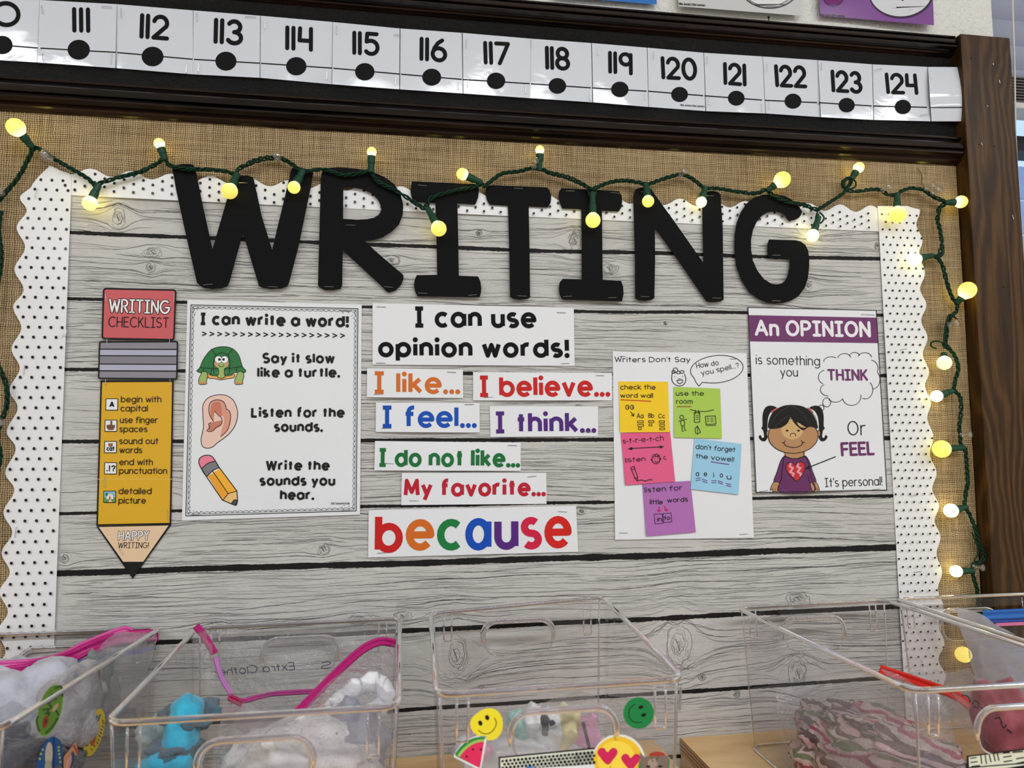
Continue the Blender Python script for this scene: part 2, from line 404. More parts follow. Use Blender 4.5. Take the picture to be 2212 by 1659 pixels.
def m_paper(name, rgb, rough=.5, coat=0, coatr=.08, bumpy=0.0, bs=30):
    m, nt, b, out = newmat(name)
    b.inputs['Base Color'].default_value = (*[lin(c/255) for c in rgb], 1); b.inputs['Roughness'].default_value = rough
    b.inputs['Coat Weight'].default_value = coat; b.inputs['Coat Roughness'].default_value = coatr
    b.inputs['Specular IOR Level'].default_value = .35
    if bumpy:
        n = noi(nt, coord(nt), bs, 3, .55, .4); bump(nt, b, n, bumpy, .006)
        bn = b.inputs['Normal'].links[0].from_socket; nt.links.new(bn, b.inputs['Coat Normal'])
    return m
M_paper = m_paper('white_paper', (226, 228, 233)); M_lam = m_paper('laminated_card', (214, 218, 228), .5, .5, .06, .05, 22)
M_border = m_paper('glossy_border_card', (228, 229, 231), .35, .5, .2, .12, 14)
M_glossposter = m_paper('glossy_poster_paper', (224, 227, 232), .4, .35, .2, .08, 20)
M_card = m_paper('black_card', (13, 14, 16), .75); M_card.node_tree.nodes['Principled BSDF'].inputs['Specular IOR Level'].default_value = .12; M_staple = flat((190, 190, 195), .3, 0, .9)
M_wire = flat((16, 48, 34), .38); M_sock = flat((26, 66, 48), .4)
def m_clear(name, tint=(.93, .925, .93), gloss=.06, haze=0.0, hazec=(.8, .8, .85), bumpy=0, bs=40, ior=1.5):
    """thin clear plastic: what lies behind shows through, edges and glancing views reflect"""
    m = bpy.data.materials.new(name); m.use_nodes = True; nt = m.node_tree; nt.nodes.clear()
    out = nt.nodes.new('ShaderNodeOutputMaterial'); tr = nt.nodes.new('ShaderNodeBsdfTransparent'); tr.inputs[0].default_value = (*tint, 1)
    gl = nt.nodes.new('ShaderNodeBsdfGlossy'); gl.inputs['Roughness'].default_value = gloss
    fr = nt.nodes.new('ShaderNodeFresnel')
    # a thin sheet reflects alike from both of its faces, so the inner face gets the reciprocal index
    g_ = nt.nodes.new('ShaderNodeNewGeometry'); nt.links.new(mth(nt, 'ADD', ior, mth(nt, 'MULTIPLY', g_.outputs['Backfacing'], 1/ior-ior)), fr.inputs['IOR'])
    mx = nt.nodes.new('ShaderNodeMixShader'); nt.links.new(fr.outputs[0], mx.inputs[0])
    last = tr.outputs[0]
    if haze:
        df = nt.nodes.new('ShaderNodeBsdfDiffuse'); df.inputs[0].default_value = (*hazec, 1)
        tl = nt.nodes.new('ShaderNodeBsdfTranslucent'); tl.inputs[0].default_value = (*hazec, 1)
        m2 = nt.nodes.new('ShaderNodeMixShader'); m2.inputs[0].default_value = .5; nt.links.new(df.outputs[0], m2.inputs[1]); nt.links.new(tl.outputs[0], m2.inputs[2])
        m3 = nt.nodes.new('ShaderNodeMixShader'); m3.inputs[0].default_value = haze; nt.links.new(tr.outputs[0], m3.inputs[1]); nt.links.new(m2.outputs[0], m3.inputs[2])
        last = m3.outputs[0]
    nt.links.new(last, mx.inputs[1]); nt.links.new(gl.outputs[0], mx.inputs[2]); nt.links.new(mx.outputs[0], out.inputs[0])
    if bumpy:
        n = noi(nt, coord(nt), bs, 4, .6, 1.5); bp = nt.nodes.new('ShaderNodeBump'); bp.inputs['Strength'].default_value = bumpy; bp.inputs['Distance'].default_value = .01
        nt.links.new(n, bp.inputs['Height']); nt.links.new(bp.outputs[0], gl.inputs['Normal']); nt.links.new(bp.outputs[0], fr.inputs['Normal'])
    return m

# ---------------------------------------------------------------- the room
ZS = .98                                        # top of the shelf under the board
mb = MB(); mb.box((-3.6, -5.2, -.05), (2.9, .2, 0), M_floor); tag(mb.build('floor'), kind='structure')
mb = MB(); mb.box((-3.6, -5.2, 2.76), (2.9, .2, 2.82), M_ceil); tag(mb.build('ceiling'), kind='structure')
mb = MB(); mb.box((-3.7, -5.2, 0), (-3.6, .2, 2.76), M_room); tag(mb.build('wall_left'), kind='structure')
mb = MB(); mb.box((2.9, -5.2, 0), (3.0, .2, 2.76), M_room); tag(mb.build('wall_right'), kind='structure')
mb = MB(); mb.box((-3.6, -5.3, 0), (2.9, -5.2, 2.76), M_room); tag(mb.build('wall_front'), kind='structure')
WX = W(2143, 40, -.006).x; WX2 = 2.1; WZ1, WZ2 = .95, 2.45
mb = MB()
mb.box((-3.6, .006, 0), (WX, .16, 2.76), M_white); mb.box((WX2, .006, 0), (2.9, .16, 2.76), M_white)
mb.box((WX, .006, 0), (WX2, .16, WZ1), M_white); mb.box((WX, .006, WZ2), (WX2, .16, 2.76), M_white)
wall = tag(mb.build('wall_back'), kind='structure')

# post and the two trims that carry the number line
xl = W(2075, 72, .022).x; xr = W(2182, 83, .022).x; ztop = W(2120, 76, .022).z
mb = MB(); mb.box((xl, -.022, .55), (xr, .005, ztop), M_oak)
for q, (px, py, r) in enumerate([(2115, 312, 3), (2149, 316, 3), (2168, 620, 2.2), (2098, 126, 2)]):
    pass
post = tag(mb.build('trim_1', bevel=.0015), kind='structure')
for px, py in [(2115, 312), (2149, 316), (2168, 620), (2098, 126)]:
    mb = MB(); p = W(px, py, .0222); mb.lathe(p, (0, 1, 0), [(0, .0012), (.003, .0012)], flat((8, 5, 3)), 10); mb.build('nail_hole', post)
for a, b in [((2119, 308), (2122, 314)), ((2158, 173), (2160, 180)), ((2187, 465), (2189, 474)), ((2145, 137), (2146, 140)), ((2132, 228), (2134, 231))]:
    mb = MB(); mb.tube([W(*a, .0225), W(*b, .0225)], .0006, M_staple, 5); mb.build('staple', post)
PROF = [(0, 0), (0, .0090), (.03, .012), (.07, .0130), (.11, .0122), (.14, .008), (.19, .0065), (.23, .0075), (.25, .0125), (.28, .0155), (.33, .017), (.50, .0190),
        (.53, .0180), (.55, .013), (.58, .0120), (.61, .0165), (.65, .0178), (.70, .0170), (.76, .0125), (.80, .0085), (.84, .0090), (.88, .0100), (.92, .0085), (.96, .005), (1, .003), (1, 0)]
def trim(name, zt, zb, x0, x1, label):
    mb = MB(); vs = []
    n = 60
    for i in range(n+1):
        x = x0+(x1-x0)*i/n; bow = -.0022*sin(pi*min(1, max(0, (x+.47)/(xl+.47))))
        for t, h in PROF: vs.append((x, -h, zt+(zb-zt)*t+bow))
    k = len(PROF); fs = [(i*k+j, (i+1)*k+j, (i+1)*k+j+1, i*k+j+1) for i in range(n) for j in range(k-1)]
    mb.add(vs, fs, M_trim); return tag(mb.build(name), kind='structure')
zt = (W(0, 162, .008).z+W(2094, 300, .008).z)/2; zb = (W(0, 236, .006).z+W(2079, 355, .006).z)/2
trim('trim_2', zt, zb, -.9, xl, '')
zt2 = (W(1200, 4, .008).z+W(2055, 80, .008).z)/2; zb2 = (W(700, 11, .004).z+W(2068, 125, .004).z)/2
trim('trim_3', zt2, zb2, -.9, xl, '')
mb = MB(); mb.grid(lambda u, v: (-.9+(xl+.9)*u, -.001, zt-.004+(zb2+.006-zt)*v), 4, 2, M_black); mb.build('painted_band', wall)
mb = MB(); mb.tube([W(1660, 38, .012), W(1661, 47, -.003)], .0007, flat((20, 20, 20)), 6)
mb.lathe(W(1660, 38, .0125), (0, -1, .1), [(0, .0018), (.0008, .0018)], flat((20, 20, 20)), 10)
tag(mb.build('nail'), 'small black nail above the upper dark trim', 'nail')

# window with its blind, right of the board
mb = MB(); MF = flat((60, 62, 66))
mb.box((WX, .10, WZ1), (WX+.003, .14, WZ2), MF); mb.box((WX2-.03, .10, WZ1), (WX2, .14, WZ2), MF)
mb.box((WX+.03, .10, WZ1), (WX2-.03, .14, WZ1+.04), MF); mb.box((WX+.03, .10, WZ2-.04), (WX2-.03, .14, WZ2), MF)
win = tag(mb.build('window_1'), kind='structure')
zr = W(2200, 312, -.10).z
mb = MB(); mb.box((WX+.03, .095, zr-.012), (WX2-.03, .135, zr+.012), flat((62, 64, 70))); mb.build('meeting_rail', win)
mb = MB(); mb.box((WX+.03, .118, WZ1+.04), (WX2-.03, .122, WZ2-.04), m_clear('window_glass', (.9, .95, 1.0), .02)); mb.build('pane', win)
mb = MB()
for i in range(9): mb.box((WX, 1.4, 1.2+i*.13), (3.0, 1.42, 1.2+i*.13+.12), flat((150, 170, 205), .7))
tag(mb.build('neighbouring_wall'), 'pale blue boarded house wall outside the window', 'building')
bl = thing('window_blind', (WX+.6, .04, WZ2-.05), 'grey blue horizontal slat blind pulled up beside the oak post', 'blind')
hB = -.035
M_sl = [flat((150, 156, 176), .45), flat((126, 130, 146), .45)]
ys = [-66, -12, 42, 96, 148, 176]
for k in range(5):
    za, zb_ = W(2160, ys[k], hB).z, W(2160, ys[k+1], hB).z
    mb = MB()
    def sl(u, v, za=za, zb_=zb_): return (WX+.01+(1.16)*u, .035+.010*v-.004*sin(pi*v), za-(za-zb_)*1.04*v)
    mb.grid(sl, 2, 8, M_sl[0]); mb.build('slat', bl, smooth=True)
zc = W(2200, 176, hB).z; zd = W(2200, 232, hB).z
for k in range(9):
    z = zc+(zd-zc)*(k+.5)/9
    mb = MB(); mb.box((WX+.01, .02, z-.0011), (WX+1.17, .055, z+.0011), flat((92, 90, 88), .5)); mb.build('slat', bl)
ze = W(2205, 246, hB).z
mb = MB(); mb.box((WX+.01, .018, ze), (WX+1.17, .057, zd), flat((205, 205, 205), .5)); mb.build('bottom_rail', bl, bevel=.002)
mb = MB(); mb.tube([W(x, y, .012) for x, y in [(2185, -60), (2189, 60), (2192, 170), (2193.5, 290), (2196, 345), (2201, 420), (2206, 500), (2216, 640), (2230, 900)]], .0013, flat((214, 210, 205), .7), 8)
mb.build('cord', bl)

# ---------------------------------------------------------------- burlap and printed plank backdrop
def zpx(x, y, h): return W(x, y, h).z
bx0, bx1, bz0, bz1 = -.9, xl-.0015, .90, zb+.003
mb = MB(); mb.grid(lambda u, v: (bx0+(bx1-bx0)*u, -.0004-.0005*(noise.noise((u*12, v*7, 0))+.3), bz0+(bz1-bz0)*v), 60, 40, M_burlap)
tag(mb.build('burlap_backing', smooth=True), 'tan burlap fabric lining the bulletin board', 'fabric')
mb = MB()
for i, (x0, y0) in enumerate([(1983, 365)]):
    mb.tube([W(x0+dx, y0+dy, .003) for dx, dy in [(0, 0), (6, 8), (9, 18), (8, 30), (14, 40), (20, 46)]], .0004, flat((60, 42, 26)), 5)
tag(mb.build('loose_thread'), 'dark loose thread on the burlap near the upper right corner', 'thread')
def hpl(x, y):
    return .0024+.0006*sin(x/130+y/210)+.0004*sin(y/75-x/300)
GAPS = [(424, 500, 3), (500, 561, 8), (645, 681, 6.5), (798, 811, 7.5), (955, 945, 8), (1108, 1071, 6.5), (1239, 1183, 13), (1399, 1311, 10), (1581.7, 1465, 8), (1735, 1600, 9)]
def gy(k, x):
    a, b, w_ = GAPS[k]; base = a+(b-a)*(x-135)/1790.0
    s_ = .9 if k < 6 else 1
    return base+(7*sin(pi*max(0, min(1, (x-135)/1790.)))*(1-k/4.5) if k < 5 else 0)+s_*3.0*noise.noise((x/260., k*7.3, 0))
mb = MB()
def shp(u, v):
    x = 100+u*1870; y = (424+(500-424)*u)-14+v*(1735-410-(1735-1600)*u); return W(x, y, hpl(x, y))
mb.grid(shp, 70, 50, M_planks)
back = tag(mb.build('plank_backdrop', smooth=True), 'grey printed wood plank paper sheet covering the middle of the board', 'backdrop')
pr = Print(lambda x, y: hpl(x, y)+.0001)
DK = (58, 56, 56)
for k in range(1, 10):
    wd = GAPS[k][2]
    t, b = [], []
    x = 112
    while x < 1965:
        y = gy(k, x); r = wd*.5*(1+.35*noise.noise((x/45., k*3., 5)))
        t.append((x, y-r+.8*noise.noise((x/5., k, 1)))); b.append((x, y+r+1.6*noise.noise((x/6., k, 9)))); x += 5
    e = pr.e; pr.e += .00002
    vs = [pr.P(p) for p in t]+[pr.P(p) for p in b]; n = len(t)
    pr.mb.add(vs, [(i, n+i, n+i+1, i+1) for i in range(n-1)], pr.m((30, 28, 28)))
    pr.e = e
pr.done('plank_gap_print', back)
KN = [(255, 470, 16, 24), (330, 545, 22, 13), (325, 577, 11, 12), (1035, 503, 7, 7), (1243, 520, 15, 21), (846, 563, 20, 11), (1316, 580, 20, 13), (1895, 531, 6, 9), (1745, 618, 11, 12),
      (1438, 698, 4, 4), (140, 1205, 12, 12), (698, 1187, 16, 13), (1255, 1105, 10, 7), (465, 1362, 22, 15), (777, 1340, 28, 12), (985, 1415, 26, 44), (1465, 1392, 27, 46), (1517, 1462, 9, 8),
      (1725, 1293, 24, 12), (1725, 1455, 20, 36), (1040, 1488, 8, 8), (1590, 1500, 10, 8), (1700, 880, 20, 12), (1250, 880, 10, 6), (600, 700, 20, 12), (1760, 490, 40, 16), (340, 1090, 30, 28), (1500, 1100, 22, 12), (870, 1330, 20, 10)]
def warp(x, y):
    dy = 0
    for kx, ky, rx, ry in KN:
        ex = (x-kx)/(rx*2.0)
        if abs(ex) > 2.6: continue
        d = y-ky
        if abs(d) > ry*5: continue
        dy += (1 if d >= 0 else -1)*ry*1.05*exp(-abs(d)/(ry*1.3))*exp(-ex*ex)
    return dy
class Ink(Print):
    def ribbon(s, pts, ws, rgb):
        vs = []; n = len(pts)
        for (x, y), w_ in zip(pts, ws): vs += [s.P((x, y-w_/2)), s.P((x, y+w_/2))]
        s.mb.add(vs, [(2*i, 2*i+1, 2*i+3, 2*i+2) for i in range(n-1)], s.m(rgb))
pr = Ink(lambda x, y: hpl(x, y)+.00005)
GC = [(56, 55, 56), (96, 95, 95), (118, 117, 117), (136, 135, 134), (110, 109, 109), (128, 127, 127)]
rnd = random.Random(3)
for k in range(9):
    rows = max(5, int((gy(k+1, 1000)-gy(k, 1000))/3.3))
    for r in range(rows):
        t = (r+.5+rnd.uniform(-.4, .4))/rows; x = 110+rnd.uniform(0, 90)
        while x < 1960:
            L = rnd.uniform(35, 230) if rnd.random() < .75 else rnd.uniform(200, 480)
            dens = noise.noise((x/240., k*5+t*2.5, 3.3))
            if dens > -.12 or rnd.random() < .4:
                wmax = rnd.choice([.45, .6, .7, .9, 1.0, 1.5]) * (1 if dens > 0 else .7); ph = rnd.uniform(0, 50)
                pts, ws = [], []; n = max(5, int(L/11)); slant = rnd.uniform(-.035, .035)*(2 if rnd.random() < .15 else 1)
                for i in range(n+1):
                    xx = x+L*i/n
                    if xx > 1965: break
                    y0, y1 = gy(k, xx), gy(k+1, xx)
                    yy = y0+(y1-y0)*t+slant*(xx-x)+3.6*noise.noise((xx/120., t*3+k, ph*.02))+1.3*noise.noise((xx/15., ph, 0))
                    cath = 10*noise.noise((xx/330., k*2.2+t*.8, 7.7)); yy += cath
                    yy += warp(xx, yy)*(1+.5*noise.noise((xx/22., ph, 8)))
                    if yy < y0+4 or yy > y1-4: break
                    pts.append((xx, yy)); ws.append(max(.25, wmax*sin(pi*(i+.3)/(n+.6))**.6*(1+.5*noise.noise((xx/9., ph, 2)))))
                if len(pts) > 3: pr.ribbon(pts, ws, rnd.choice(GC))
            x += L*rnd.uniform(.75, 1.5)+8
for kx, ky, rx, ry in KN:
    for q in range(1, 8):
        f = (q+rnd.uniform(-.3, .3))/7.; pts = []
        a0 = rnd.uniform(0, 360); sp_n = rnd.uniform(150, 320)
        for i in range(22):
            a = radians(a0+i*sp_n/21); j = 1+.28*noise.noise((cos(a)*2.2+kx, sin(a)*2.2, q*.5))
            pts.append((kx+rx*f*j*cos(a), ky+ry*f*j*sin(a)))
        pr.line(pts, .45+rnd.random()*.5, GC[rnd.randint(1, 5)], cap='flat', bump_e=False)
    pr.line([(kx-rx*.2, ky-ry*.25), (kx+rx*.05, ky+ry*.1), (kx+rx*.1, ky+ry*.3)], 1.3, (74, 74, 76), bump_e=False)
pr.done('grain_print', back)
# ---------------------------------------------------------------- sheets
def bil(c, u, v):
    (ax, ay), (bx, by), (cx, cy), (dx, dy) = c        # tl tr br bl
    return ((ax*(1-u)+bx*u)*(1-v)+(dx*(1-u)+cx*u)*v, (ay*(1-u)+by*u)*(1-v)+(dy*(1-u)+cy*u)*v)
def sheet(name, c, hfn, mat, nu=14, nv=14, parent=None, thick=.00025):
    """a sheet of paper through four photograph corners on the wall, following its own gentle curl"""
    mb = MB(); P = lambda u, v: W(*bil(c, u, v), hfn(*bil(c, u, v)))
    mb.grid(P, nu, nv, mat)
    # the edge has the paper's thickness
    ring = [(i/nu, 0) for i in range(nu)]+[(1, j/nv) for j in range(nv)]+[(1-i/nu, 1) for i in range(nu)]+[(0, 1-j/nv) for j in range(nv)]
    vs = []
    for u, v in ring: p = P(u, v); vs += [p, p+Vector((0, thick, 0))]
    n = len(ring); mb.add(vs, [(2*i, 2*((i+1) % n), 2*((i+1) % n)+1, 2*i+1) for i in range(n)], mat)
    return mb.build(name, parent, smooth=False)
def smoothf(o):
    o.data.polygons.foreach_set('use_smooth', [True]*len(o.data.polygons)); return o
def staple(parent, a, b, h, name='staple'):
    mb = MB(); d = .0006
    p, q = W(*a, h), W(*b, h); t = (q-p).normalized()*.0004
    mb.tube([p+Vector((0, .0016, 0)), p+Vector((0, .0001, 0))+t*0, p+t+Vector((0, -d*.3, 0)), q-t+Vector((0, -d*.3, 0)), q+Vector((0, .0016, 0))], .00030, M_staple, 5)
    return mb.build(name, parent)
def hf(base, amp=0.0, ph=0.0, wl=120):
    return lambda x, y: base+amp*sin(x/wl+ph)*cos(y/(wl*1.3)+ph*1.7)
INK = (15, 15, 17)

# ---------------------------------------------------------------- number line cards above the board
BND = [((-84, -6), (-86, 125)), ((86, 0), (81, 135)), ((252.5, 9), (250, 147)), ((418, 22.5), (417, 160.5)), ((563, 34), (562, 168)), ((719, 47.5), (717.5, 182)), ((865, 61.5), (864, 193)),
       ((999.5, 71), (1001, 202)), ((1146, 83.5), (1145, 212)), ((1278.5, 93), (1281.5, 221)), ((1398.5, 103), (1401.5, 231)), ((1521, 114), (1525.5, 240)), ((1648, 122), (1654, 245)),
       ((1767, 130), (1773.7, 253)), ((1885, 139), (1888, 259)), ((2004.5, 144.5), (2012, 262))]
LINEY = [(-84, 92), (0, 97), (81, 103.5), (250, 113), (417, 128), (562, 136.5), (717, 147), (865, 160), (1000, 171.6), (1145, 180.7), (1281, 190), (1401, 197), (1525, 207), (1653, 216.6), (1773, 222), (1887, 229), (2011, 232), (2090, 232)]
def ly(x):
    for (a, b), (c, d) in zip(LINEY, LINEY[1:]):
        if x <= c: return b+(d-b)*(x-a)/(c-a)
    return LINEY[-1][1]
NUM = [('110', -62, 43, 52, 61, 56, 5, 97, 22), ('111', 156, 195, 70, 71, 55, 170, 107.3, 24), ('112', 301, 365, 83, 88, 55, 329.5, 122, 23.6), ('113', 461, 525, 94, 99, 56, 488, 132, 22.8), ('114', 616, 676, 108, 112, 53.5, 640, 143, 22),
       ('115', 761, 820, 118, 122, 52, 788, 155, 21), ('116', 906, 966, 131, 136, 52, 932.5, 166.6, 20.5), ('117', 1045, 1103, 139, 142, 51, 1071.5, 174.5, 19.9), ('118', 1178, 1232, 150, 153.5, 51.5, 1204, 185.5, 19),
       ('119', 1314, 1367, 158.5, 163, 49, 1339, 193, 18.8), ('120', 1429, 1507, 171, 175, 50, 1468, 204, 18.2), ('121', 1563, 1613, 183, 187, 49.5, 1590.5, 212, 18), ('122', 1675, 1744, 188, 191, 49.5, 1713, 218.5, 18.2),
       ('123', 1796.5, 1864, 199, 203, 49, 1829, 227, 17.5), ('124', 1915, 1984, 203, 205, 46.5, 1950.5, 231, 17.5), ('', 0, 0, 0, 0, 0, 0, 0, 0)]
ST = {1: [((89, 12), (92, 28)), ((220, 14), (241, 15)), ((92, 115), (93, 132)), ((241, 117), (239, 138))], 2: [((261, 18), (262, 38)), ((403, 138), (402, 157))], 3: [((425, 28), (425, 45)), ((530, 36), (552, 37)), ((429, 136), (428, 155))],
      4: [((573, 45), (572, 62)), ((706, 154), (705, 172))], 5: [((727, 56), (727, 73)), ((855, 166), (854, 184)), ((851, 75), (868, 77))], 6: [((990, 176), (990, 193))], 7: [((1007, 86), (1007, 103)), ((1011, 171), (1010, 187)), ((1136, 186), (1135, 203))],
      8: [((1147, 86), (1147, 102)), ((1276, 200), (1275, 217))], 9: [((1293, 103), (1292, 118)), ((1395, 199), (1394, 216))], 10: [((1412, 112), (1412, 126))], 11: [((1528, 122), (1528, 137)), ((1533, 209), (1532, 226)), ((1646, 225), (1646, 240))],
      12: [((1657, 138), (1657, 153)), ((1662, 218), (1662, 235))], 13: [((1775, 136), (1775, 151)), ((1881, 232), (1881, 249))], 14: [((1892, 151), (1906, 148)), ((1990, 249), (2008, 246))], 15: [((2010, 152), (2014, 168)), ((2083, 242), (2082, 258))]}
WORDS = ['ten', 'eleven', 'twelve', 'thirteen', 'fourteen', 'fifteen', 'sixteen', 'seventeen', 'eighteen', 'nineteen', 'twenty', 'twenty one', 'twenty two', 'twenty three', 'twenty four', '']
for i in range(16):
    (ax, ay), (dx, dy) = BND[i]
    if i < 15: (bx, by), (cx, cy) = BND[i+1]
    r = random.Random(i*5+1); ph = r.uniform(0, 6); base = .0035+.0012*(i % 2)
    amp = .0012
    if i == 15:
        # the last, blank card is longer than the board and curls forward against the post
        outl = lambda v: (2075+ (12.5*sin(pi*min(1, v*1.35)*.5))*1.0, 145+117*v)
        def hl(x, y): return .005+.010*max(0, (x-2008)/80.)**1.2+.004*sin(pi*max(0, min(1, (y-145)/117.)))
        mb = MB()
        def pf(u, v):
            l = (2004.5+7.5*v, 144.5+117.5*v); q = outl(v); x = l[0]+(q[0]-l[0])*u; y = l[1]+(q[1]-l[1])*u; return W(x, y, hl(x, y))
        mb.grid(pf, 16, 16, M_lam); o = smoothf(mb.build('number_card'))
        tag(o, 'blank laminated end card curling forward against the oak post', 'card', 'number line cards')
        pr = Print(hl, 1.0, .5); pr.line([(x, ly(x)) for x in range(2010, 2088, 6)], 2.6, INK, cap='flat'); pr.done('printed_line', o)
    else:
        c = [(ax, ay), (bx-1+r.uniform(-1, 1), by), (cx-1+r.uniform(-1, 1), cy), (dx, dy)]
        cxm = (ax+bx)/2
        def hc(x, y, ph=ph, base=base, ax=ax, bx=bx, dy=dy, ay=ay):
            u = (x-ax)/(bx-ax); v = (y-ay)/(dy-ay)
            return base+.0008*sin(pi*max(0, min(1, u)))*(.5+.5*sin(ph+v*3))+.0010*sin(ph*2+u*4)*v
        o = smoothf(sheet('number_card', c, hc, M_lam, 14, 12))
        t, x0, x1, y0, y1, H, kx, ky, kr = NUM[i]
        tag(o, 'white laminated number card reading %s' % ('one hundred and '+WORDS[i]) if t != '110' else 'number card cut off by the left edge of the photo, reading 110', 'card', 'number line cards')
        pr = Print(hc, 0, .6)
        pr.line([(x, ly(x)) for x in [ax+1+(bx-ax-3)*q/12 for q in range(13)]], 2.4, INK, cap='flat')
        pr.ell(kx, ky, kr, kr*.895, INK, 32)
        pr.text(t, x0, x1, y0, y1, H, H*.166, INK)
        if t == '120': pr.text("Miss Jacobs Little Learners", 1470, 1522, 228.5, 232, 4.2, .7, (70, 70, 74))
        pr.done('number_print', o)
    for a, b in ST.get(i, []): staple(o, a, b, .0068 if i < 15 else .011)

# ---------------------------------------------------------------- posters above the upper trim
hq = lambda x, y: .004+.003*max(0, (y-10)/50.)*sin(x/60.)
o = smoothf(sheet('wall_poster', [(1190, -80), (1417.5, -66), (1418.5, 9.5), (1195, -8)], hf(.003, .001), m_paper('blue_poster', (24, 112, 196), .4, .3)))
tag(o, 'blue poster on white wall, only its lower edge in the photo', 'poster', 'posters above the number line')
o = smoothf(sheet('wall_poster', [(1462, -95), (1731, -78), (1731.5, 34), (1466, 13.5)], hq, m_paper('pale_poster', (206, 205, 206), .35, .4)))
tag(o, 'pale grey poster with a white oval, between the blue and purple posters', 'poster', 'posters above the number line')
pr = Print(hq, .4, .35)
pr.ell(1663, -36, 68, 55, (70, 70, 72), 40); pr.ell(1663, -38, 66.5, 54, (200, 200, 202), 40); pr.ell(1660, -40, 64, 54, (70, 70, 72), 40); pr.ell(1660, -41, 62.5, 53.5, (232, 232, 234), 40)
pr.done('oval_print', o); pr = Print(hq, .4, .35); pr.text('Miss Jacobs Little Learners', 1467, 1524, 10.5, 14, 5.5, 1, (60, 60, 62)); pr.done('lettering', o)
o = smoothf(sheet('wall_poster', [(1769, -90), (2013, -70), (2017.5, 54.5), (1771.5, 34)], hq, m_paper('purple_poster', (128, 74, 150), .35, .4)))
tag(o, 'purple poster with a white oval, nearest to the window', 'poster', 'posters above the number line')
pr = Print(hq, .4, .35)
pr.ell(1800.5, -11, 24, 25, (60, 16, 60), 30); pr.ell(1800.5, -12.5, 23, 24, (116, 22, 112), 30)
pr.done('circle_print', o); pr = Print(hq, .4, .35)
pr.ell(1947, -14, 70, 54, (70, 44, 84), 40); pr.ell(1946, -17, 69, 54, (28, 24, 30), 40); pr.ell(1945.5, -18, 67.5, 53.5, (218, 219, 226), 40)
pr.line([(1949, -6), (1950, 1.5)], 5, INK, cap='flat')
pr.done('oval_print', o); pr = Print(hq, .4, .35); pr.text('Miss Jacobs Little Learners', 1772, 1825, 33.5, 37, 5, .9, (40, 20, 45)); pr.done('lettering', o)

# ---------------------------------------------------------------- polka dot border
def wave(pts, n=8):
    """cosine path through alternating peaks and valleys (px)"""
    out = []
    for (x0, y0), (x1, y1) in zip(pts, pts[1:]):
        for i in range(n):
            t = i/n; s_ = (1-cos(pi*t))/2; out.append((x0, y0, x1, y1, t, s_))
    return out
LO = [(70, 398), (43, 427), (57.5, 454), (36, 491), (54, 534), (31.5, 582), (51, 626), (28.5, 663), (46, 708), (25, 754), (42.5, 795), (20.5, 843), (38, 880), (14.5, 933), (34, 968), (11.5, 1022), (31, 1058), (7.5, 1108), (26.5, 1150), (3.5, 1195), (21, 1236), (-1, 1279), (17, 1322), (-5, 1364), (12, 1407), (-10, 1450), (8, 1494), (-14, 1538), (3, 1580)]
RO = [(1987, 458), (1979.5, 484), (1993, 521), (1986, 545), (1998, 591), (1987.5, 624), (2001, 659), (1990, 692), (2003.5, 730), (1993.5, 765), (2007, 805), (1998, 833), (2011, 871), (2003, 902), (2016, 944), (2009, 980), (2023, 1022), (2014, 1056), (2028, 1094), (2019, 1124), (2031.5, 1161), (2023, 1196), (2035, 1237), (2026, 1272), (2038, 1312), (2028, 1350), (2040, 1391), (2027, 1424), (2043, 1462), (2030, 1500), (2046, 1540)]
def edge_y(pts, y):      # x of the wavy edge at height y
    for (x0, y0), (x1, y1) in zip(pts, pts[1:]):
        if y <= y1: t = max(0, (y-y0)/(y1-y0)); return x0+(x1-x0)*(1-cos(pi*t))/2
    return pts[-1][0]
TO = []
x = 105.0; pk = True
while x < 1990:
    per = 91-26*(x/1950.); TO.append(x); x += per/2
def top_curve(x):
    # scallop tops fall to the right with the board; period shrinks with distance
    base = 352+(446-352)*(x/1951.)+9*sin(pi*x/1951.)
    ph = 0; s0 = 196.0; n_ = 0
    # phase by integrating 1/period
    a, b = 91., 26./1950.
    ph = -math.log((a-b*x)/(a-b*s0))/b
    return base+8*(1-cos(2*pi*ph))*.95
def inner_top(x): return 421.7+(500-421.7)*((x-154)/1743.)+2.4*sin(pi*(x-154)/1743.)
def hb(x, y): return .0042+.0010*sin(x/70.)*sin(y/90.+x/400.)
def inL(y): return 153.5-(y-420)*.0376
def inR(y): return 1896+(y-449)*.0545 if y < 1300 else 1942.4+(y-1300)*.06
def strip(name, pf, nu, nv, label):
    mb = MB(); mb.grid(lambda u, v: W(*pf(u, v), hb(*pf(u, v))), nu, nv, M_border)
    return tag(smoothf(mb.build(name)), label, 'border')
def dots(o, inside, x0, x1, y0, y1, dx, dy, rot, e):
    """hexagonal polka dots, laid out in metres on the card"""
    pr = Print(lambda x, y: hb(x, y)+e, .5, .4); c0 = W(x0, y0)
    n = 0; r = .00165
    U = range(-2, int((W(x1, y0).x-c0.x)/dx)+8); V = range(-6, int((c0.z-W(x0, y1).z)/dy)+8)
    for j in V:
        for i in U:
            a, b = (i*dx, j*dy+(i % 2)*dy/2) if rot else (i*dx+(j % 2)*dx/2, j*dy)
            px, py = PR((c0.x+a, 0, c0.z-b))
            if inside(px, py):
                sc = hypot(PR((c0.x+a+.001, 0, c0.z-b))[0]-px, 0)*1000*r
                sy = sc*1.02; pr.ell(px, py, sc, sy, (20, 20, 24), 10)
    pr.e = .0002; pr.done('polka_dot_print', o)
def tpf(u, v):
    x = 105+(1925-105)*u; a, b = top_curve(x), inner_top(x); return (x, a+(b-a)*v)
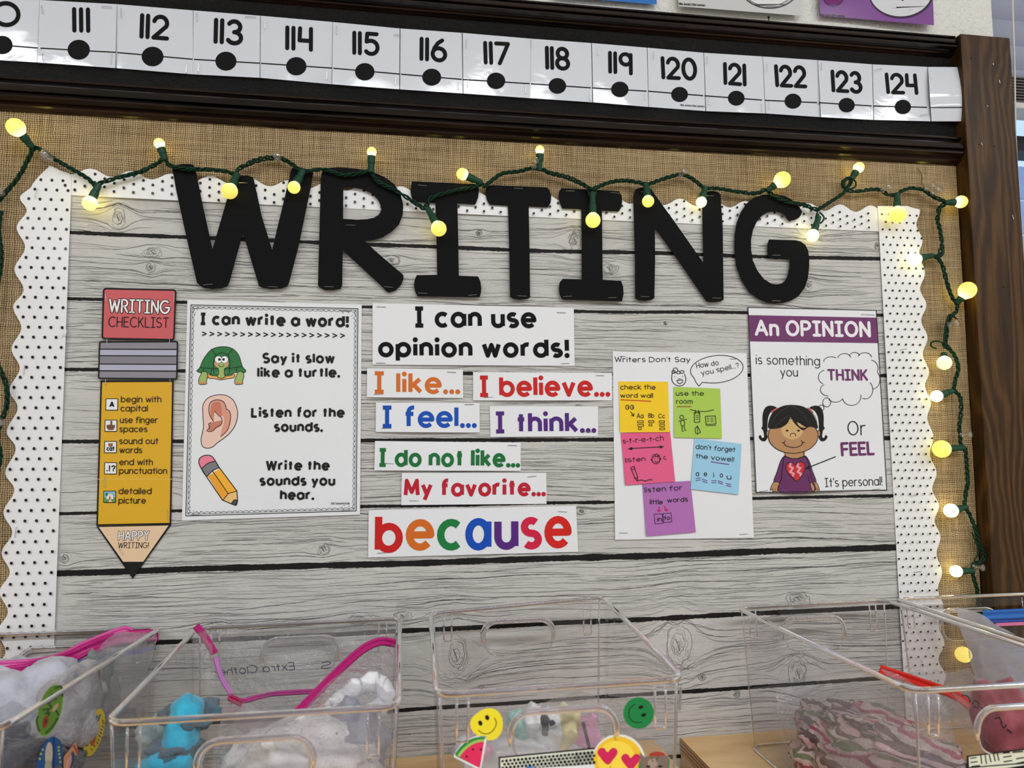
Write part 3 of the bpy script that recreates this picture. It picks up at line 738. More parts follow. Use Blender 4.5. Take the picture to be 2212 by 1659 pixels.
o = strip('scalloped_border', tpf, 300, 4, 'white scalloped border strip with black dots along the top of the board')
kx = .0118
dots(o, lambda x, y: 140 < x < 1890 and top_curve(x)+3 < y < inner_top(x)-4.5, 100, 1920, 344, 520, .0109, .0102, 1, 0)
def lpf(u, v):
    y = 372+(1640-372)*v; a = edge_y(LO, y) if y > 398 else 70+((398-y)/26.)**2*14; b = inL(y); return (a+(b-a)*u, y-12*(1-u)*0)
# the left strip: scalloped outside, rounded top corner
def lpf(u, v):
    y = 362+(1640-362)*v
    if y < 398: t = (398-y)/36.; a = 70+26*t+8*t*t
    else: a = edge_y(LO, y)
    b = inL(y) if y > 410 else 153.5
    if y < 376: b = 112+(153.5-112)*(y-362)/14.
    return (a+(b-a)*u, y)
_hb = hb
hb = lambda x, y: _hb(x, y)+.0006
o = strip('scalloped_border', lpf, 4, 320, 'white scalloped border strip with black dots down the left side')
dots(o, lambda x, y: edge_y(LO, y)+1 < x < inL(y)-3 and y > 372, 40, 160, 386, 1640, .0121, .01175, 0, 0)
for a, b in [((81, 408), (75, 426)), ((53, 789), (51, 809)), ((35, 1139), (32, 1161))]: staple(o, a, b, .0062)
mb = MB()
def tear(u, v): return W(132+12*u-3*v, 712+16*v+3*sin(u*7), .0062+.002*u*sin(v*3))
mb.grid(tear, 5, 5, M_border); mb.build('torn_flap', o)
def rpf(u, v):
    y = 445+(1560-445)*v; a = inR(y); b = edge_y(RO, max(458, y)) if y > 452 else 1960+3*(y-445)
    return (a+(b-a)*u, y)
o = strip('scalloped_border', rpf, 4, 300, 'white scalloped border strip with black dots down the right side')
dots(o, lambda x, y: inR(y)+3 < x < edge_y(RO, y)-.5 and 458 < y < 1560, 1890, 2045, 462, 1560, .0109, .0109, 0, 0)
for a, b in [((1945, 756), (1960, 753)), ((1967, 1071), (1984, 1069)), ((1975, 1236), (1991, 1234)), ((1990, 1425), (1996, 1440)), ((1947, 752), (1957, 751))][:4]: staple(o, a, b, .0062)
hb = _hb

# ---------------------------------------------------------------- big black paper letters
def prism(mb, outer, holes, h0, h1, mat):
    loops = [outer]+holes
    tr = tessellate_polygon([[Vector((x, y, 0)) for x, y in l] for l in loops]); allp = [p for l in loops for p in l]
    fv = [W(x, y, h1(x, y)) for x, y in allp]; fs = []
    for t in tr:
        a, b, c = (allp[i] for i in t); k = (b[0]-a[0])*(c[1]-a[1])-(b[1]-a[1])*(c[0]-a[0])
        if abs(k) > 1e-6: fs.append(tuple(t) if k < 0 else tuple(t[::-1]))
    mb.add(fv, fs, mat)
    for l in loops:
        n = len(l); vs = []
        for x, y in l: p = W(x, y, h1(x, y)); vs += [p, p+Vector((0, h0, 0))]
        mb.add(vs, [(2*i, 2*((i+1) % n), 2*((i+1) % n)+1, 2*i+1) for i in range(n)], mat)
def dens(pts, d=9):
    out = []
    for (x0, y0), (x1, y1) in zip(pts, pts[1:]+pts[:1]):
        n = max(1, int(hypot(x1-x0, y1-y0)/d)); out += [(x0+(x1-x0)*i/n, y0+(y1-y0)*i/n) for i in range(n)]
    return out
z1, z2, z3 = Z(370, 340, 3.881), Z(860, 370, 4.424), Z(1340, 380, 5.027)
LET = [
 ('W', z1([(8,90),(25,72),(50,62),(100,54),(160,55),(185,62),(195,80),(215,160),(250,340),(345,770),(470,340),(555,180),(560,165),(590,152),(640,152),(675,162),(690,180),(760,500),(845,775),(935,400),(1005,110),(1015,88),(1085,84),(1150,100),(1190,130),(1175,220),(1065,750),(985,1055),(970,1082),(920,1098),(830,1103),(760,1090),(735,1078),(600,630),(485,1050),(468,1080),(420,1098),(340,1103),(260,1090),(215,1050),(125,660),(40,270)]), [],
  'first letter W, overlapping the dotted border', [((52,97),(128,98)),((268,1069),(348,1062)),((565,212),(640,214)),((812,1083),(893,1086))], z1),
 ('R', z1([(1252,190),(1258,140),(1275,108),(1330,86),(1400,82),(1540,92),(1680,118),(1790,165),(1870,225),(1920,300),(1945,400),(1940,480),(1910,560),(1850,620),(1770,670),(1700,690),(1620,696),(1700,775),(1945,985),(1947,1020),(1925,1070),(1880,1115),(1825,1133),(1800,1120),(1770,1085),(1438,778),(1432,1075),(1420,1100),(1360,1113),(1290,1112),(1245,1092),(1230,1072),(1240,700)]),
  [z1([(1442,248),(1520,250),(1600,265),(1680,300),(1730,350),(1755,400),(1762,440),(1740,480),(1700,505),(1640,518),(1560,522),(1440,515)])], 'letter R, second of the row', [((1465,567),(1545,568)),((1283,1083),(1363,1084)),((1783,1082),(1860,1090))], z1),
 ('I', z2([(135,95),(735,122),(765,148),(772,190),(765,250),(745,300),(735,318),(566,305),(575,650),(580,998),(765,1005),(785,1050),(795,1110),(792,1160),(780,1202),(185,1195),(162,1145),(152,1090),(158,1040),(178,992),(375,990),(368,700),(357,302),(150,292),(130,250),(118,190),(122,140)]), [],
  'letter I between R and T', [((190,130),(277,140)),((192,1162),(278,1168)),((670,1186),(755,1178))], z2),
 ('T', z2([(850,140),(900,132),(1420,152),(1448,180),(1463,240),(1458,300),(1430,345),(1248,335),(1255,700),(1262,1205),(1240,1218),(1165,1227),(1100,1217),(1070,1200),(1062,700),(1050,328),(875,318),(850,275),(835,210),(838,165)]), [],
  'letter T in the middle of the row', [((1108,160),(1195,165)),((1143,1190),(1230,1193))], z2),
 ('I', z2([(1560,160),(2110,190),(2135,230),(2142,290),(2130,350),(2110,383),(1948,376),(1952,700),(1955,1038),(2130,1047),(2150,1100),(2155,1170),(2140,1242),(1570,1225),(1545,1180),(1536,1120),(1545,1060),(1575,1027),(1755,1032),(1755,700),(1752,362),(1570,355),(1545,300),(1532,240),(1540,190)]), [],
  'letter I between T and N', [((1605,187),(1688,188)),((2035,203),(2115,210)),((1578,1198),(1662,1192)),((2010,1208),(2090,1206))], z2),
 ('N', z3([(142,210),(160,152),(200,130),(300,125),(335,147),(570,470),(905,948),(895,560),(888,205),(900,172),(1000,163),(1060,175),(1088,205),(1112,560),(1122,1345),(1090,1362),(1020,1370),(960,1368),(935,1360),(640,930),(375,560),(378,900),(370,1325),(340,1345),(270,1357),(200,1348),(163,1330),(160,900)]), [],
  'letter N, last but one of the row', [((225,1310),(315,1313)),((1000,1325),(1093,1327)),((943,215),(1018,218)),((228,172),(290,176))], z3),
 ('G', z3([(1975,385),(1965,420),(1940,455),(1900,475),(1850,485),(1820,478),(1790,430),(1740,398),(1680,384),(1600,395),(1540,430),(1480,500),(1440,590),(1420,690),(1420,800),(1440,920),(1490,1030),(1560,1120),(1640,1170),(1700,1177),(1750,1170),(1790,1140),(1820,1080),(1838,1000),(1845,905),(1610,885),(1597,820),(1600,740),(1615,690),(1900,698),(1960,712),(2010,750),(2040,810),(2052,900),(2050,1000),(2035,1120),(2000,1220),(1930,1310),(1850,1355),(1770,1378),(1680,1385),(1590,1375),(1500,1335),(1400,1260),(1320,1140),(1260,980),(1240,800),(1242,650),(1262,520),(1305,400),(1370,300),(1450,235),(1550,205),(1680,198),(1780,215),(1860,255),(1930,320)]), [],
  'last letter G, curling over the dotted border', [((1650,232),(1712,240)),((1652,860),(1740,862)),((1652,1356),(1742,1358))], z3)]
for k, (ch, outl, holes, lab, sts, zz) in enumerate(LET):
    mb = MB(); h1 = lambda x, y, k=k: .0082+.0012*sin(y/70.+k*1.3)+.0006*sin(x/50.)
    prism(mb, dens(outl), [dens(h) for h in holes], .0007, h1, M_card)
    o = tag(mb.build('paper_letter'), 'big black cut paper '+lab, 'letter', 'black letters spelling the heading')
    for a, b in sts:
        p, q = zz([a, b]); staple(o, p, q, h1(*p)+.0005)
# ---------------------------------------------------------------- pencil shaped checklist (four stapled pieces)
z = Z(180, 610, 2.552)
pc = thing('pencil_checklist', W(295, 1200, .004), 'tall pencil shaped writing checklist with red eraser and yellow body at the left', 'poster')
def piece(name, pts, h, rgb, label=None):
    mb = MB(); hh = lambda x, y: h; prism(mb, pts, [], .0003, hh, flat(tuple(rgb), .45, .25))
    o = mb.build(name, pc)
    if label: o['label'] = label
    pr = Print(hh, .2, .45); return o, pr
def rrect(pts, r, n=4):
    out = []; N = len(pts)
    for i in range(N):
        p0, p, p1 = pts[i-1], pts[i], pts[(i+1) % N]
        a = Vector((p0[0]-p[0], p0[1]-p[1])).normalized()*r; b = Vector((p1[0]-p[0], p1[1]-p[1])).normalized()*r
        for j in range(n+1):
            t = j/n; out.append((p[0]+a.x*(1-t)**2+b.x*t*t, p[1]+a.y*(1-t)**2+b.y*t*t))
    return out
BK = (20, 20, 22)
q = rrect(z([(108, 30), (513, 38), (503, 320), (100, 313)]), 7)
o, pr = piece('eraser_piece', q, .0052, (200, 92, 98), 'red eraser panel reading WRITING CHECKLIST')
pr.line(rrect(z([(112, 34), (509, 42), (499, 316), (104, 309)]), 6), 3.4, BK, closed=True)
pr.text('WRITING', *[z([(140, 0)])[0][0], z([(478, 0)])[0][0]], z([(0, 166)])[0][1], z([(0, 175)])[0][1], 30, 3.6, (245, 245, 245), sp=.1, outline=1.6)
pr.text('CHECKLIST', z([(137, 0)])[0][0], z([(470, 0)])[0][0], z([(0, 246)])[0][1], z([(0, 252)])[0][1], 23, 2.0, BK)
pr.done('lettering', o)
q = rrect(z([(86, 324), (523, 322), (519, 536), (80, 533)]), 5)
o, pr = piece('ferrule_piece', q, .0058, (136, 134, 144))
for a, b, c in [(368, 404, (172, 173, 194)), (404, 450, (128, 127, 136)), (450, 487, (172, 173, 194))]:
    pr.poly(z([(89, a), (518, a+2), (517, b+2), (87, b)]), c)
for a in (368, 404, 450, 487): pr.line(z([(88, a), (519, a+2)]), 2.4, BK)
pr.line(rrect(z([(90, 328), (519, 326), (515, 532), (84, 529)]), 4), 3.2, BK, closed=True); pr.done('ferrule_print', o)
o, pr = piece('body_piece', z([(95, 542), (498, 540), (484, 1336), (72, 1343)]), .0046, (216, 168, 34), 'yellow body panel with five checklist lines')
pr.line(z([(99, 546), (494, 544), (480, 1330), (76, 1338)]), 3.4, BK, closed=True, cap='flat')
pr.line(z([(82, 1085), (488, 1085)]), .9, (238, 204, 110))
B1 = (50, 34, 24)
def zt_(t, x0, x1, base, H, wt, col=B1, zz=None, dy=0, **k):
    a, b = (zz or z)([(x0, base), (x1, base+dy)]); sc = ((zz or z)([(1, 0)])[0][0]-(zz or z)([(0, 0)])[0][0])
    pr.text(t, a[0], b[0], a[1], b[1], H*sc, wt*sc, col, **k)
for t, x0, x1, b in [('begin with', 206, 430, 662), ('capital', 204, 355, 712), ('use finger', 201, 411, 776), ('spaces', 198, 353, 826), ('sound out', 197, 413, 892), ('words', 198, 324, 942),
                     ('end with', 197, 383, 1008), ('punctuation', 196, 462, 1056), ('detailed', 194, 376, 1168), ('picture', 193, 344, 1220)]:
    zt_(t, x0, x1, b, 36, 5)
for x, y in [(157, 673), (152, 790), (150, 908), (150, 1025), (145, 1182)]:
    q = [(x-32, y-31), (x+33, y-31), (x+32, y+31), (x-33, y+31)]; pr.poly(z(q), (232, 232, 232)); pr.line(z(q), 1.6, BK, closed=True, cap='flat')
zt_('A', 142, 172, 690, 34, 8, BK, cap='flat')
pr.poly(z(smooth([(138, 812), (130, 800), (128, 788), (140, 786), (146, 782), (150, 790), (150, 765), (154, 762), (158, 766), (159, 788), (174, 786), (172, 800), (164, 812)], 3, True)), (120, 72, 50)); pr.line(z([(138, 812), (130, 800), (128, 788), (140, 786), (150, 790), (150, 765), (158, 766), (159, 788), (174, 786), (172, 800), (164, 812)]), .7, BK, closed=True)
pr.ell(*z([(150, 897)])[0], 5.2, 4, (150, 96, 70)); pr.poly(z([(137, 893), (138, 884), (146, 890)]), (150, 96, 70)); pr.poly(z([(163, 893), (162, 884), (154, 890)]), (150, 96, 70))
zt_('cat', 127, 172, 929, 27, 6, BK); zt_('.!?', 127, 177, 1042, 34, 7, BK)
pr.poly(z([(115, 1153), (176, 1153), (176, 1185), (115, 1185)]), (130, 190, 225)); pr.poly(z([(115, 1185), (176, 1185), (176, 1211), (115, 1211)]), (90, 150, 70))
pr.poly(z([(126, 1172), (166, 1172), (166, 1196), (126, 1196)]), (228, 222, 212)); pr.poly(z([(122, 1174), (146, 1158), (170, 1174)]), (200, 200, 205)); pr.line(z([(122, 1174), (146, 1158), (170, 1174), (166, 1174), (166, 1196), (126, 1196), (126, 1174)]), .6, BK)
pr.poly(z([(142, 1180), (150, 1180), (150, 1196), (142, 1196)]), (150, 60, 50)); pr.poly(z([(142, 1196), (150, 1196), (160, 1211), (140, 1211)]), (222, 200, 160)); pr.ell(*z([(128, 1168)])[0], 3, 4, (60, 120, 50))
pr.done('lettering', o)
tp = z([(72, 1345), (486, 1334), (272, 1634)])
o, pr = piece('tip_piece', tp, .0050, (20, 20, 22), 'bare wood tip reading HAPPY WRITING!')
pr.poly(z([(85, 1349), (470, 1340), (330, 1540), (220, 1540)]), (226, 196, 162))
pr.text('HAPPY', *[z([(192, 0)])[0][0], z([(362, 0)])[0][0]], z([(0, 1422)])[0][1], z([(0, 1420)])[0][1], 20, 2.6, (245, 245, 245), sp=.1, outline=1.2)
zt_('WRITING!', 191, 360, 1466, 34, 4, BK); pr.done('lettering', o)
for a, b in [((130, 310), (130, 347)), ((475, 310), (475, 346)), ((122, 532), (122, 566)), ((478, 530), (478, 573)), ((116, 1078), (116, 1128)), ((462, 1255), (466, 1308)), ((193, 1458), (220, 1503)), ((122, 60), (125, 110)), ((500, 60), (499, 112))]:
    p, q = z([a, b]); staple(pc, p, q, .0062)

# ---------------------------------------------------------------- "I can write a word!" poster
z = Z(390, 640, 3.385); hp = lambda x, y: .0042+.0012*sin((x-400)/95.)*sin((y-640)/150.)
o = smoothf(sheet('paper_poster', z([(50, 25), (1325, 60), (1312, 1597), (10, 1640)]), hp, M_glossposter, 20, 24))
tag(o, 'white poster headed I can write a word, with turtle, ear and pencil pictures', 'poster')
pst = o; pr = Print(hp, .35, .4)
fr = z([(76, 63), (1297, 91), (1284, 1569), (39, 1606)])
def ed(c, n=30):
    out = []
    for a, b in zip(c, c[1:]+c[:1]): out += [(a[0]+(b[0]-a[0])*i/n, a[1]+(b[1]-a[1])*i/n) for i in range(n)]
    return out
pr.line(ed(fr), 1.7, INK, closed=True, cap='flat')
f2 = z([(87, 75), (1285, 102), (1272, 1558), (52, 1593)]); pr.line(ed(f2), .8, INK, closed=True, cap='flat')
for (a, b), n, sg in zip(zip(f2, f2[1:]+f2[:1]), (30, 38, 30, 38), (1, 1, 1, 1)):
    dx, dy = (b[0]-a[0])/n, (b[1]-a[1])/n; l = hypot(dx, dy); nx, ny = -dy/l, dx/l; pts = []
    for i in range(n):
        for j in range(6):
            t = pi*j/6; pts.append((a[0]+dx*(i+(1-cos(t))/2)+nx*4.2*sin(t)*1, a[1]+dy*(i+(1-cos(t))/2)+ny*4.2*sin(t)))
    pr.line(pts, .8, INK, cap='flat')
for x, y in [(108, 120), (98, 105), (122, 98), (105, 135), (1188, 122), (1229, 121), (1260, 135), (1250, 145), (1262, 160), (1275, 125), (70, 1565), (95, 1568), (118, 1573), (148, 1573), (70, 1545), (1180, 1542), (1196, 1530), (1230, 1538), (1260, 1500), (1262, 1530)]: pr.ell(*z([(x, y)])[0], .9, .9, INK, 6)
zt_('I can write a word!', 137, 1230, 210, 92, 21, INK, dy=18, cap='flat')
pr.text('>>>>>>>>>>>>>>>>>>>', *[z([(155, 0)])[0][0], z([(1203, 0)])[0][0]], z([(0, 292)])[0][1], z([(0, 306)])[0][1], 13, 2.2, INK, sp=.35)
for t, x0, x1, b in [('Say it slow', 598, 1128, 491), ('like a turtle.', 560, 1165, 595), ('Listen for the', 515, 1200, 888), ('sounds.', 682, 1040, 992), ('Write the', 622, 1090, 1275), ('sounds you', 576, 1131, 1386), ('hear.', 726, 976, 1490)]:
    zt_(t, x0, x1, b, 79, 17, INK, cap='flat')
zt_('2016 Samantha Kelly', 1098, 1238, 1522, 16, 2, (60, 60, 62))
pr.done('lettering', pst)
pr = Print(hp, .3, .4); L1 = 1.3
GR, GD, LG = (36, 112, 58), (26, 84, 44), (158, 182, 104)
sh = smooth([(118, 545), (140, 522), (170, 455), (225, 390), (300, 368), (375, 380), (425, 430), (452, 512), (478, 545), (455, 562), (400, 556), (360, 580), (230, 580), (200, 560), (150, 560)], 4, True)
pr.poly(z(smooth([(200, 570), (205, 598), (250, 602), (296, 612), (345, 602), (388, 596), (396, 570), (300, 560)], 3, True)), (226, 168, 92)); pr.line(z(smooth([(200, 570), (205, 598), (250, 602), (296, 612), (345, 602), (388, 596), (396, 570)], 3)), L1, INK)
pr.poly(z(sh), GR); pr.line(z(sh), L1, INK, closed=True)
pr.line(z(smooth([(140, 520), (230, 528), (300, 530), (370, 525), (450, 512)], 4)), L1, INK)
pr.line(z(smooth([(258, 430), (300, 412), (345, 430), (362, 480), (355, 560)], 4)), L1, INK); pr.line(z(smooth([(258, 430), (240, 480), (245, 560)], 4)), L1, INK)
for a in ([(258, 430), (225, 385)], [(345, 430), (378, 385)], [(170, 525), (158, 560)], [(228, 528), (220, 575)], [(415, 520), (405, 560)]): pr.line(z(a), L1, INK)
for s_ in (0, 264):
    lg = smooth([(150+s_, 570), (160+s_, 552), (190+s_, 556), (198+s_, 585), (188+s_, 625), (190+s_, 640), (150+s_, 645), (133+s_, 635), (136+s_, 600)], 4, True)
    pr.poly(z(lg), LG); pr.poly(z(smooth([(135+s_, 632), (150+s_, 625), (170+s_, 624), (190+s_, 632), (188+s_, 642), (138+s_, 643)], 3, True)), (214, 160, 96)); pr.line(z(lg), L1, INK, closed=True)
    for t in (152, 170): pr.line(z([(t+s_, 626), (t+s_-2, 643)]), .8, INK)
nk = smooth([(278, 520), (280, 560), (270, 590), (300, 600), (325, 588), (318, 560), (318, 520)], 4, True)
pr.poly(z(nk), LG); pr.line(z(nk[:-4]), L1, INK); pr.ell(*z([(300, 492)])[0], 15.5, 10.5, (214, 150, 120)); pr.ell(*z([(300, 508)])[0], 9, 8, LG)
for x in (277, 322): pr.ell(*z([(x, 463)])[0], 8.2, 8.2, INK); pr.ell(*z([(x, 463)])[0], 7.4, 7.4, (236, 238, 240))
for x in (284, 314): pr.ell(*z([(x, 462)])[0], 2.8, 2.8, INK)
pr.line(z(smooth([(280, 500), (286, 512), (300, 517), (312, 512), (318, 500)], 4)), 1.2, INK)
pr.done('turtle_picture', pst)
pr = Print(hp, .3, .4)
eo = smooth([(163, 850), (166, 790), (200, 745), (260, 722), (330, 724), (385, 760), (415, 830), (413, 900), (390, 960), (350, 1010), (300, 1050), (262, 1076), (240, 1098), (200, 1111), (162, 1098), (150, 1055), (158, 1005), (168, 950)], 5, True)
pr.poly(z(eo), (230, 196, 184)); pr.line(z(eo), 1.6, INK, closed=True)
pr.poly(z(smooth([(212, 820), (225, 775), (262, 758), (310, 768), (330, 800), (340, 830), (362, 850), (364, 920), (342, 980), (298, 1024), (300, 980), (320, 900), (290, 860), (250, 840), (240, 915), (215, 870)], 4, True)), (214, 150, 130))
pr.poly(z(smooth([(222, 820), (240, 780), (285, 775), (300, 830), (298, 880), (250, 845), (238, 910), (222, 868)], 4, True)), (196, 120, 98))
pr.poly(z(smooth([(205, 985), (210, 935), (240, 920), (300, 910), (296, 945), (262, 965), (235, 985)], 4, True)), (196, 122, 104))
pr.line(z(smooth([(243, 918), (218, 880), (206, 830), (218, 778), (262, 757), (310, 768), (330, 800), (334, 824), (354, 836), (366, 870), (360, 930), (338, 985), (294, 1025)], 4)), 1.6, INK)
pr.line(z(smooth([(250, 842), (275, 868), (302, 895), (298, 935), (262, 958), (235, 985), (205, 988), (192, 980), (214, 962), (204, 935), (222, 924)], 4)), 1.5, INK)
pr.done('ear_picture', pst)
pr = Print(hp, .3, .4)
body = [(187, 1322), (292, 1256), (412, 1424), (412, 1440), (348, 1442), (312, 1492), (300, 1488)]
pr.poly(z([(200, 1318), (290, 1258), (410, 1425), (350, 1440), (310, 1492)]), (232, 160, 40)); pr.poly(z([(240, 1290), (290, 1258), (410, 1425), (350, 1440)]), (240, 176, 50))
pr.poly(z([(310, 1492), (350, 1440), (412, 1424), (416, 1500), (400, 1528)]), (232, 190, 120)); pr.poly(z(smooth([(372, 1514), (392, 1488), (416, 1492), (414, 1524), (400, 1529)], 3, True)), (70, 70, 74))
pr.poly(z(smooth([(152, 1262), (200, 1222), (250, 1206), (282, 1250), (235, 1275), (192, 1318)], 4, True)), (120, 120, 124))
pr.poly(z(smooth([(134, 1222), (140, 1185), (180, 1163), (225, 1168), (250, 1204), (200, 1222), (153, 1262)], 4, True)), (226, 128, 150))
pr.line(z(smooth([(134, 1222), (140, 1185), (180, 1163), (225, 1168), (252, 1200)], 5)+[(282, 1250), (412, 1424), (417, 1500), (402, 1529), (372, 1518), (306, 1490), (190, 1320), (153, 1262), (134, 1222)]), 2.0, INK)
for a in ([(153, 1262), (200, 1222), (250, 1206)], [(192, 1318), (235, 1275), (283, 1252)]): pr.line(z(smooth(a, 5)), 1.8, INK)
for a in ([(236, 1280), (348, 1442)], [(348, 1442), (312, 1490)], [(348, 1442), (412, 1424)], [(372, 1514), (392, 1488), (416, 1492)]): pr.line(z(a), 1.7, INK)
pr.done('pencil_picture', pst)
for a, b in [((90, 92), (155, 88)), ((1175, 106), (1240, 108)), ((80, 1598), (155, 1599)), ((1180, 1568), (1242, 1566))]: p, q = z([a, b]); staple(pst, p, q, hp(*p)+.0005)

# ---------------------------------------------------------------- word strips
z = Z(780, 640, 2.911)
def wstrip(c, texts, lab, sts, base, curl, group='paper word strips in the middle of the board'):
    global pr
    c = z(c); (x0, y0), (x1, y1) = c[0], c[2]
    hs = lambda x, y: base+curl*(4*((x-x0)/(x1-x0)-.5)**2*.0+sin(pi*max(0, min(1, (x-x0)/(x1-x0)))))*(.3+.7*max(0, min(1, (y-y0)/(y1-y0))))
    o = smoothf(sheet('word_strip', c, hs, M_paper, 16, 6)); tag(o, lab, 'word strip', group)
    pr = Print(hs, .0, .6)
    for t in texts:
        zt_(t[0], t[1], t[2], t[3], t[5], t[6], t[7], dy=t[4], cap='flat', **(t[8] if len(t) > 8 else {}))
    pr.done('lettering', o)
    for a, b in sts: p, q = z([a, b]); staple(o, p, q, hs(*p)+.0005)
wstrip([(72, 43), (1337, 73), (1343, 438), (72, 430)], [('I can use', 328, 1103, 197, 5, 134, 27, INK), ('opinion words!', 107, 1309, 384, 4, 128, 27, INK)], 'wide white strip reading I can use opinion words! above the coloured words', [((98, 66), (158, 68)), ((1232, 102), (1288, 104)), ((93, 420), (155, 421)), ((1258, 424), (1311, 422))], .0040, .0008)
wstrip([(38, 452), (640, 462), (642, 640), (36, 635)], [('I like...', 73, 621, 613, 3, 142, 26, (206, 106, 40))], 'white strip with orange words I like', [((540, 476), (598, 479)), ((80, 617), (142, 617))], .0040, .003)
wstrip([(704, 476), (1578, 482), (1577, 655), (704, 655)], [('I believe...', 736, 1565, 634, -2, 136, 26, (192, 28, 26))], 'white strip with red words I believe', [((1476, 498), (1530, 499)), ((772, 637), (828, 634))], .0040, .004)
wstrip([(93, 668), (745, 672), (746, 857), (92, 853)], [('I feel...', 123, 725, 829, -1, 142, 26, (8, 76, 176))], 'white strip with blue words I feel', [((652, 681), (710, 680)), ((130, 830), (192, 831))], .0040, .003)
wstrip([(810, 690), (1490, 692), (1490, 880), (813, 885)], [('I think...', 836, 1477, 863, -4, 139, 26, (76, 36, 118))], 'white strip with purple words I think', [((1405, 852), (1465, 853))], .0040, .002)
wstrip([(88, 910), (1004, 920), (1004, 1098), (83, 1095)], [('I do not like...', 103, 998, 1073, 4, 119, 24, (18, 108, 52))], 'white strip with green words I do not like', [((924, 938), (982, 939)), ((150, 1050), (206, 1054))], .0040, .003)
wstrip([(256, 1110), (1165, 1110), (1166, 1305), (252, 1313)], [('My favorite...', 268, 1160, 1262, -4, 115, 24, (182, 24, 48))], 'white strip with crimson words My favorite', [((1048, 1136), (1105, 1130)), ((303, 1286), (363, 1286))], .0040, .002)
wstrip([(48, 1345), (1352, 1317), (1365, 1607), (44, 1643)], [], 'large white strip with the rainbow coloured word because', [((1240, 1354), (1296, 1356)), ((103, 1615), (165, 1612))], .0040, .0012)
bs_o = [o for o in bpy.data.objects if o.get('label', '').startswith('large white strip')][0]
c = z([(48, 1345), (1352, 1317), (1365, 1607), (44, 1643)]); pr = Print(lambda x, y: .0040+.0013, 0, .6)
hs = lambda x, y, c=c: .0040+.0012*sin(pi*max(0, min(1, (x-c[0][0])/(c[2][0]-c[0][0]))))*(.3+.7*max(0, min(1, (y-c[0][1])/(c[2][1]-c[0][1]))))
pr.h = hs
for ch, x0, x1, b, H, col in [('b', 85, 262, 1616, 252, (196, 26, 26)), ('e', 280, 458, 1602, 266, (208, 104, 30)), ('c', 477, 637, 1601, 266, (22, 120, 60)), ('a', 655, 820, 1600, 272, (6, 74, 180)), ('u', 838, 990, 1596, 268, (82, 34, 124)), ('s', 1003, 1138, 1594, 274, (204, 26, 66)), ('e', 1153, 1323, 1587, 272, (206, 30, 24))]:
    zt_(ch, x0, x1, b, H, 46, col, dy=-3, cap='flat')
pr.done('lettering', bs_o)

# ---------------------------------------------------------------- chart with sticky notes
z = Z(1310, 750, 3.858); hch = lambda x, y: .0040+.0015*sin((x-1320)/100.)*sin((y-750)/130.)
o = smoothf(sheet('chart_paper', z([(52, 35), (1168, 50), (1228, 1588), (72, 1605)]), hch, M_paper, 16, 20))
tag(o, 'white chart headed Writers Don\'t Say with five coloured sticky notes on it', 'poster'); ch_ = o
pr = Print(hch, 0, .6); PN = (40, 38, 40)
zt_("Writers Don't Say", 70, 700, 125, 46, 6, PN, jit=.03)
zt_('How do', 752, 938, 178, 44, 5, PN, dy=-30, jit=.03); zt_('you spell...?', 793, 1108, 238, 42, 5, PN, dy=-68, jit=.03)
bub = ellp(920, 183, 220, 114, 40, -6)
bub = [p for p in bub if not (745 < p[0] < 835 and p[1] > 230)]
k = max(range(len(bub)), key=lambda i: -bub[i][0]+bub[i][1]*.8) ; 
i0 = min(range(len(bub)), key=lambda i: hypot(bub[i][0]-835, bub[i][1]-290)); bub = bub[i0+1:]+bub[:i0+1]
pts = sorted(bub, key=lambda p: (atan2(p[1]-183, p[0]-920)-radians(115)) % (2*pi))
pr.line(z([(775, 325)]+pts[2:] if False else [(800, 292)]+[p for p in sorted(bub, key=lambda p: -((atan2(p[1]-183, p[0]-920)-radians(128)) % (2*pi)))]+[(745, 290), (772, 325), (800, 292)]), 1.5, PN)
pr.line(z(smooth([(548, 215), (545, 270), (565, 305), (605, 323), (645, 310), (662, 270), (652, 225)], 5)), 1.6, PN)
for a in (ellp(575, 192, 20, 20, 12), ellp(600, 210, 16, 12, 10), ellp(630, 206, 18, 12, 10), ellp(560, 205, 14, 14, 10)): pr.line(z(a), 1.5, PN, closed=True)
for x, y in ((570, 245), (636, 242)): pr.ell(*z([(x, y)])[0], 1, 1, PN, 8)
pr.line(z([(598, 264), (618, 262)]), 1.4, PN); pr.line(z([(588, 276), (636, 272), (632, 295), (612, 305), (594, 295)]), 1.5, PN, closed=True)
pr.done('handwriting', ch_)
for a, b in [((108, 1547), (180, 1548)), ((1110, 1560), (1180, 1556)), ((108, 76), (160, 76)), ((1030, 98), (1082, 98))]: p, q = z([a, b]); staple(ch_, p, q, hch(*p)+.0005)
def note(c, rgb, lab, fn, e):
    global pr
    c = z(c); y0, y1 = c[0][1], c[2][1]
    hn = lambda x, y: hch(x, y)+.0006+e+.0014*max(0, min(1, (y-y0)/(y1-y0)))**2
    o = smoothf(sheet('sticky_note', c, hn, m_paper('sticky_paper', rgb, .7), 8, 8, thick=.0001)); tag(o, lab, 'sticky note', 'sticky notes on the chart')
    pr = Print(hn, 0, .6); fn(); pr.done('handwriting', o)
def lns(*a, w=1.5, c=PN):
    for l in a: pr.line(z(l), w, c)
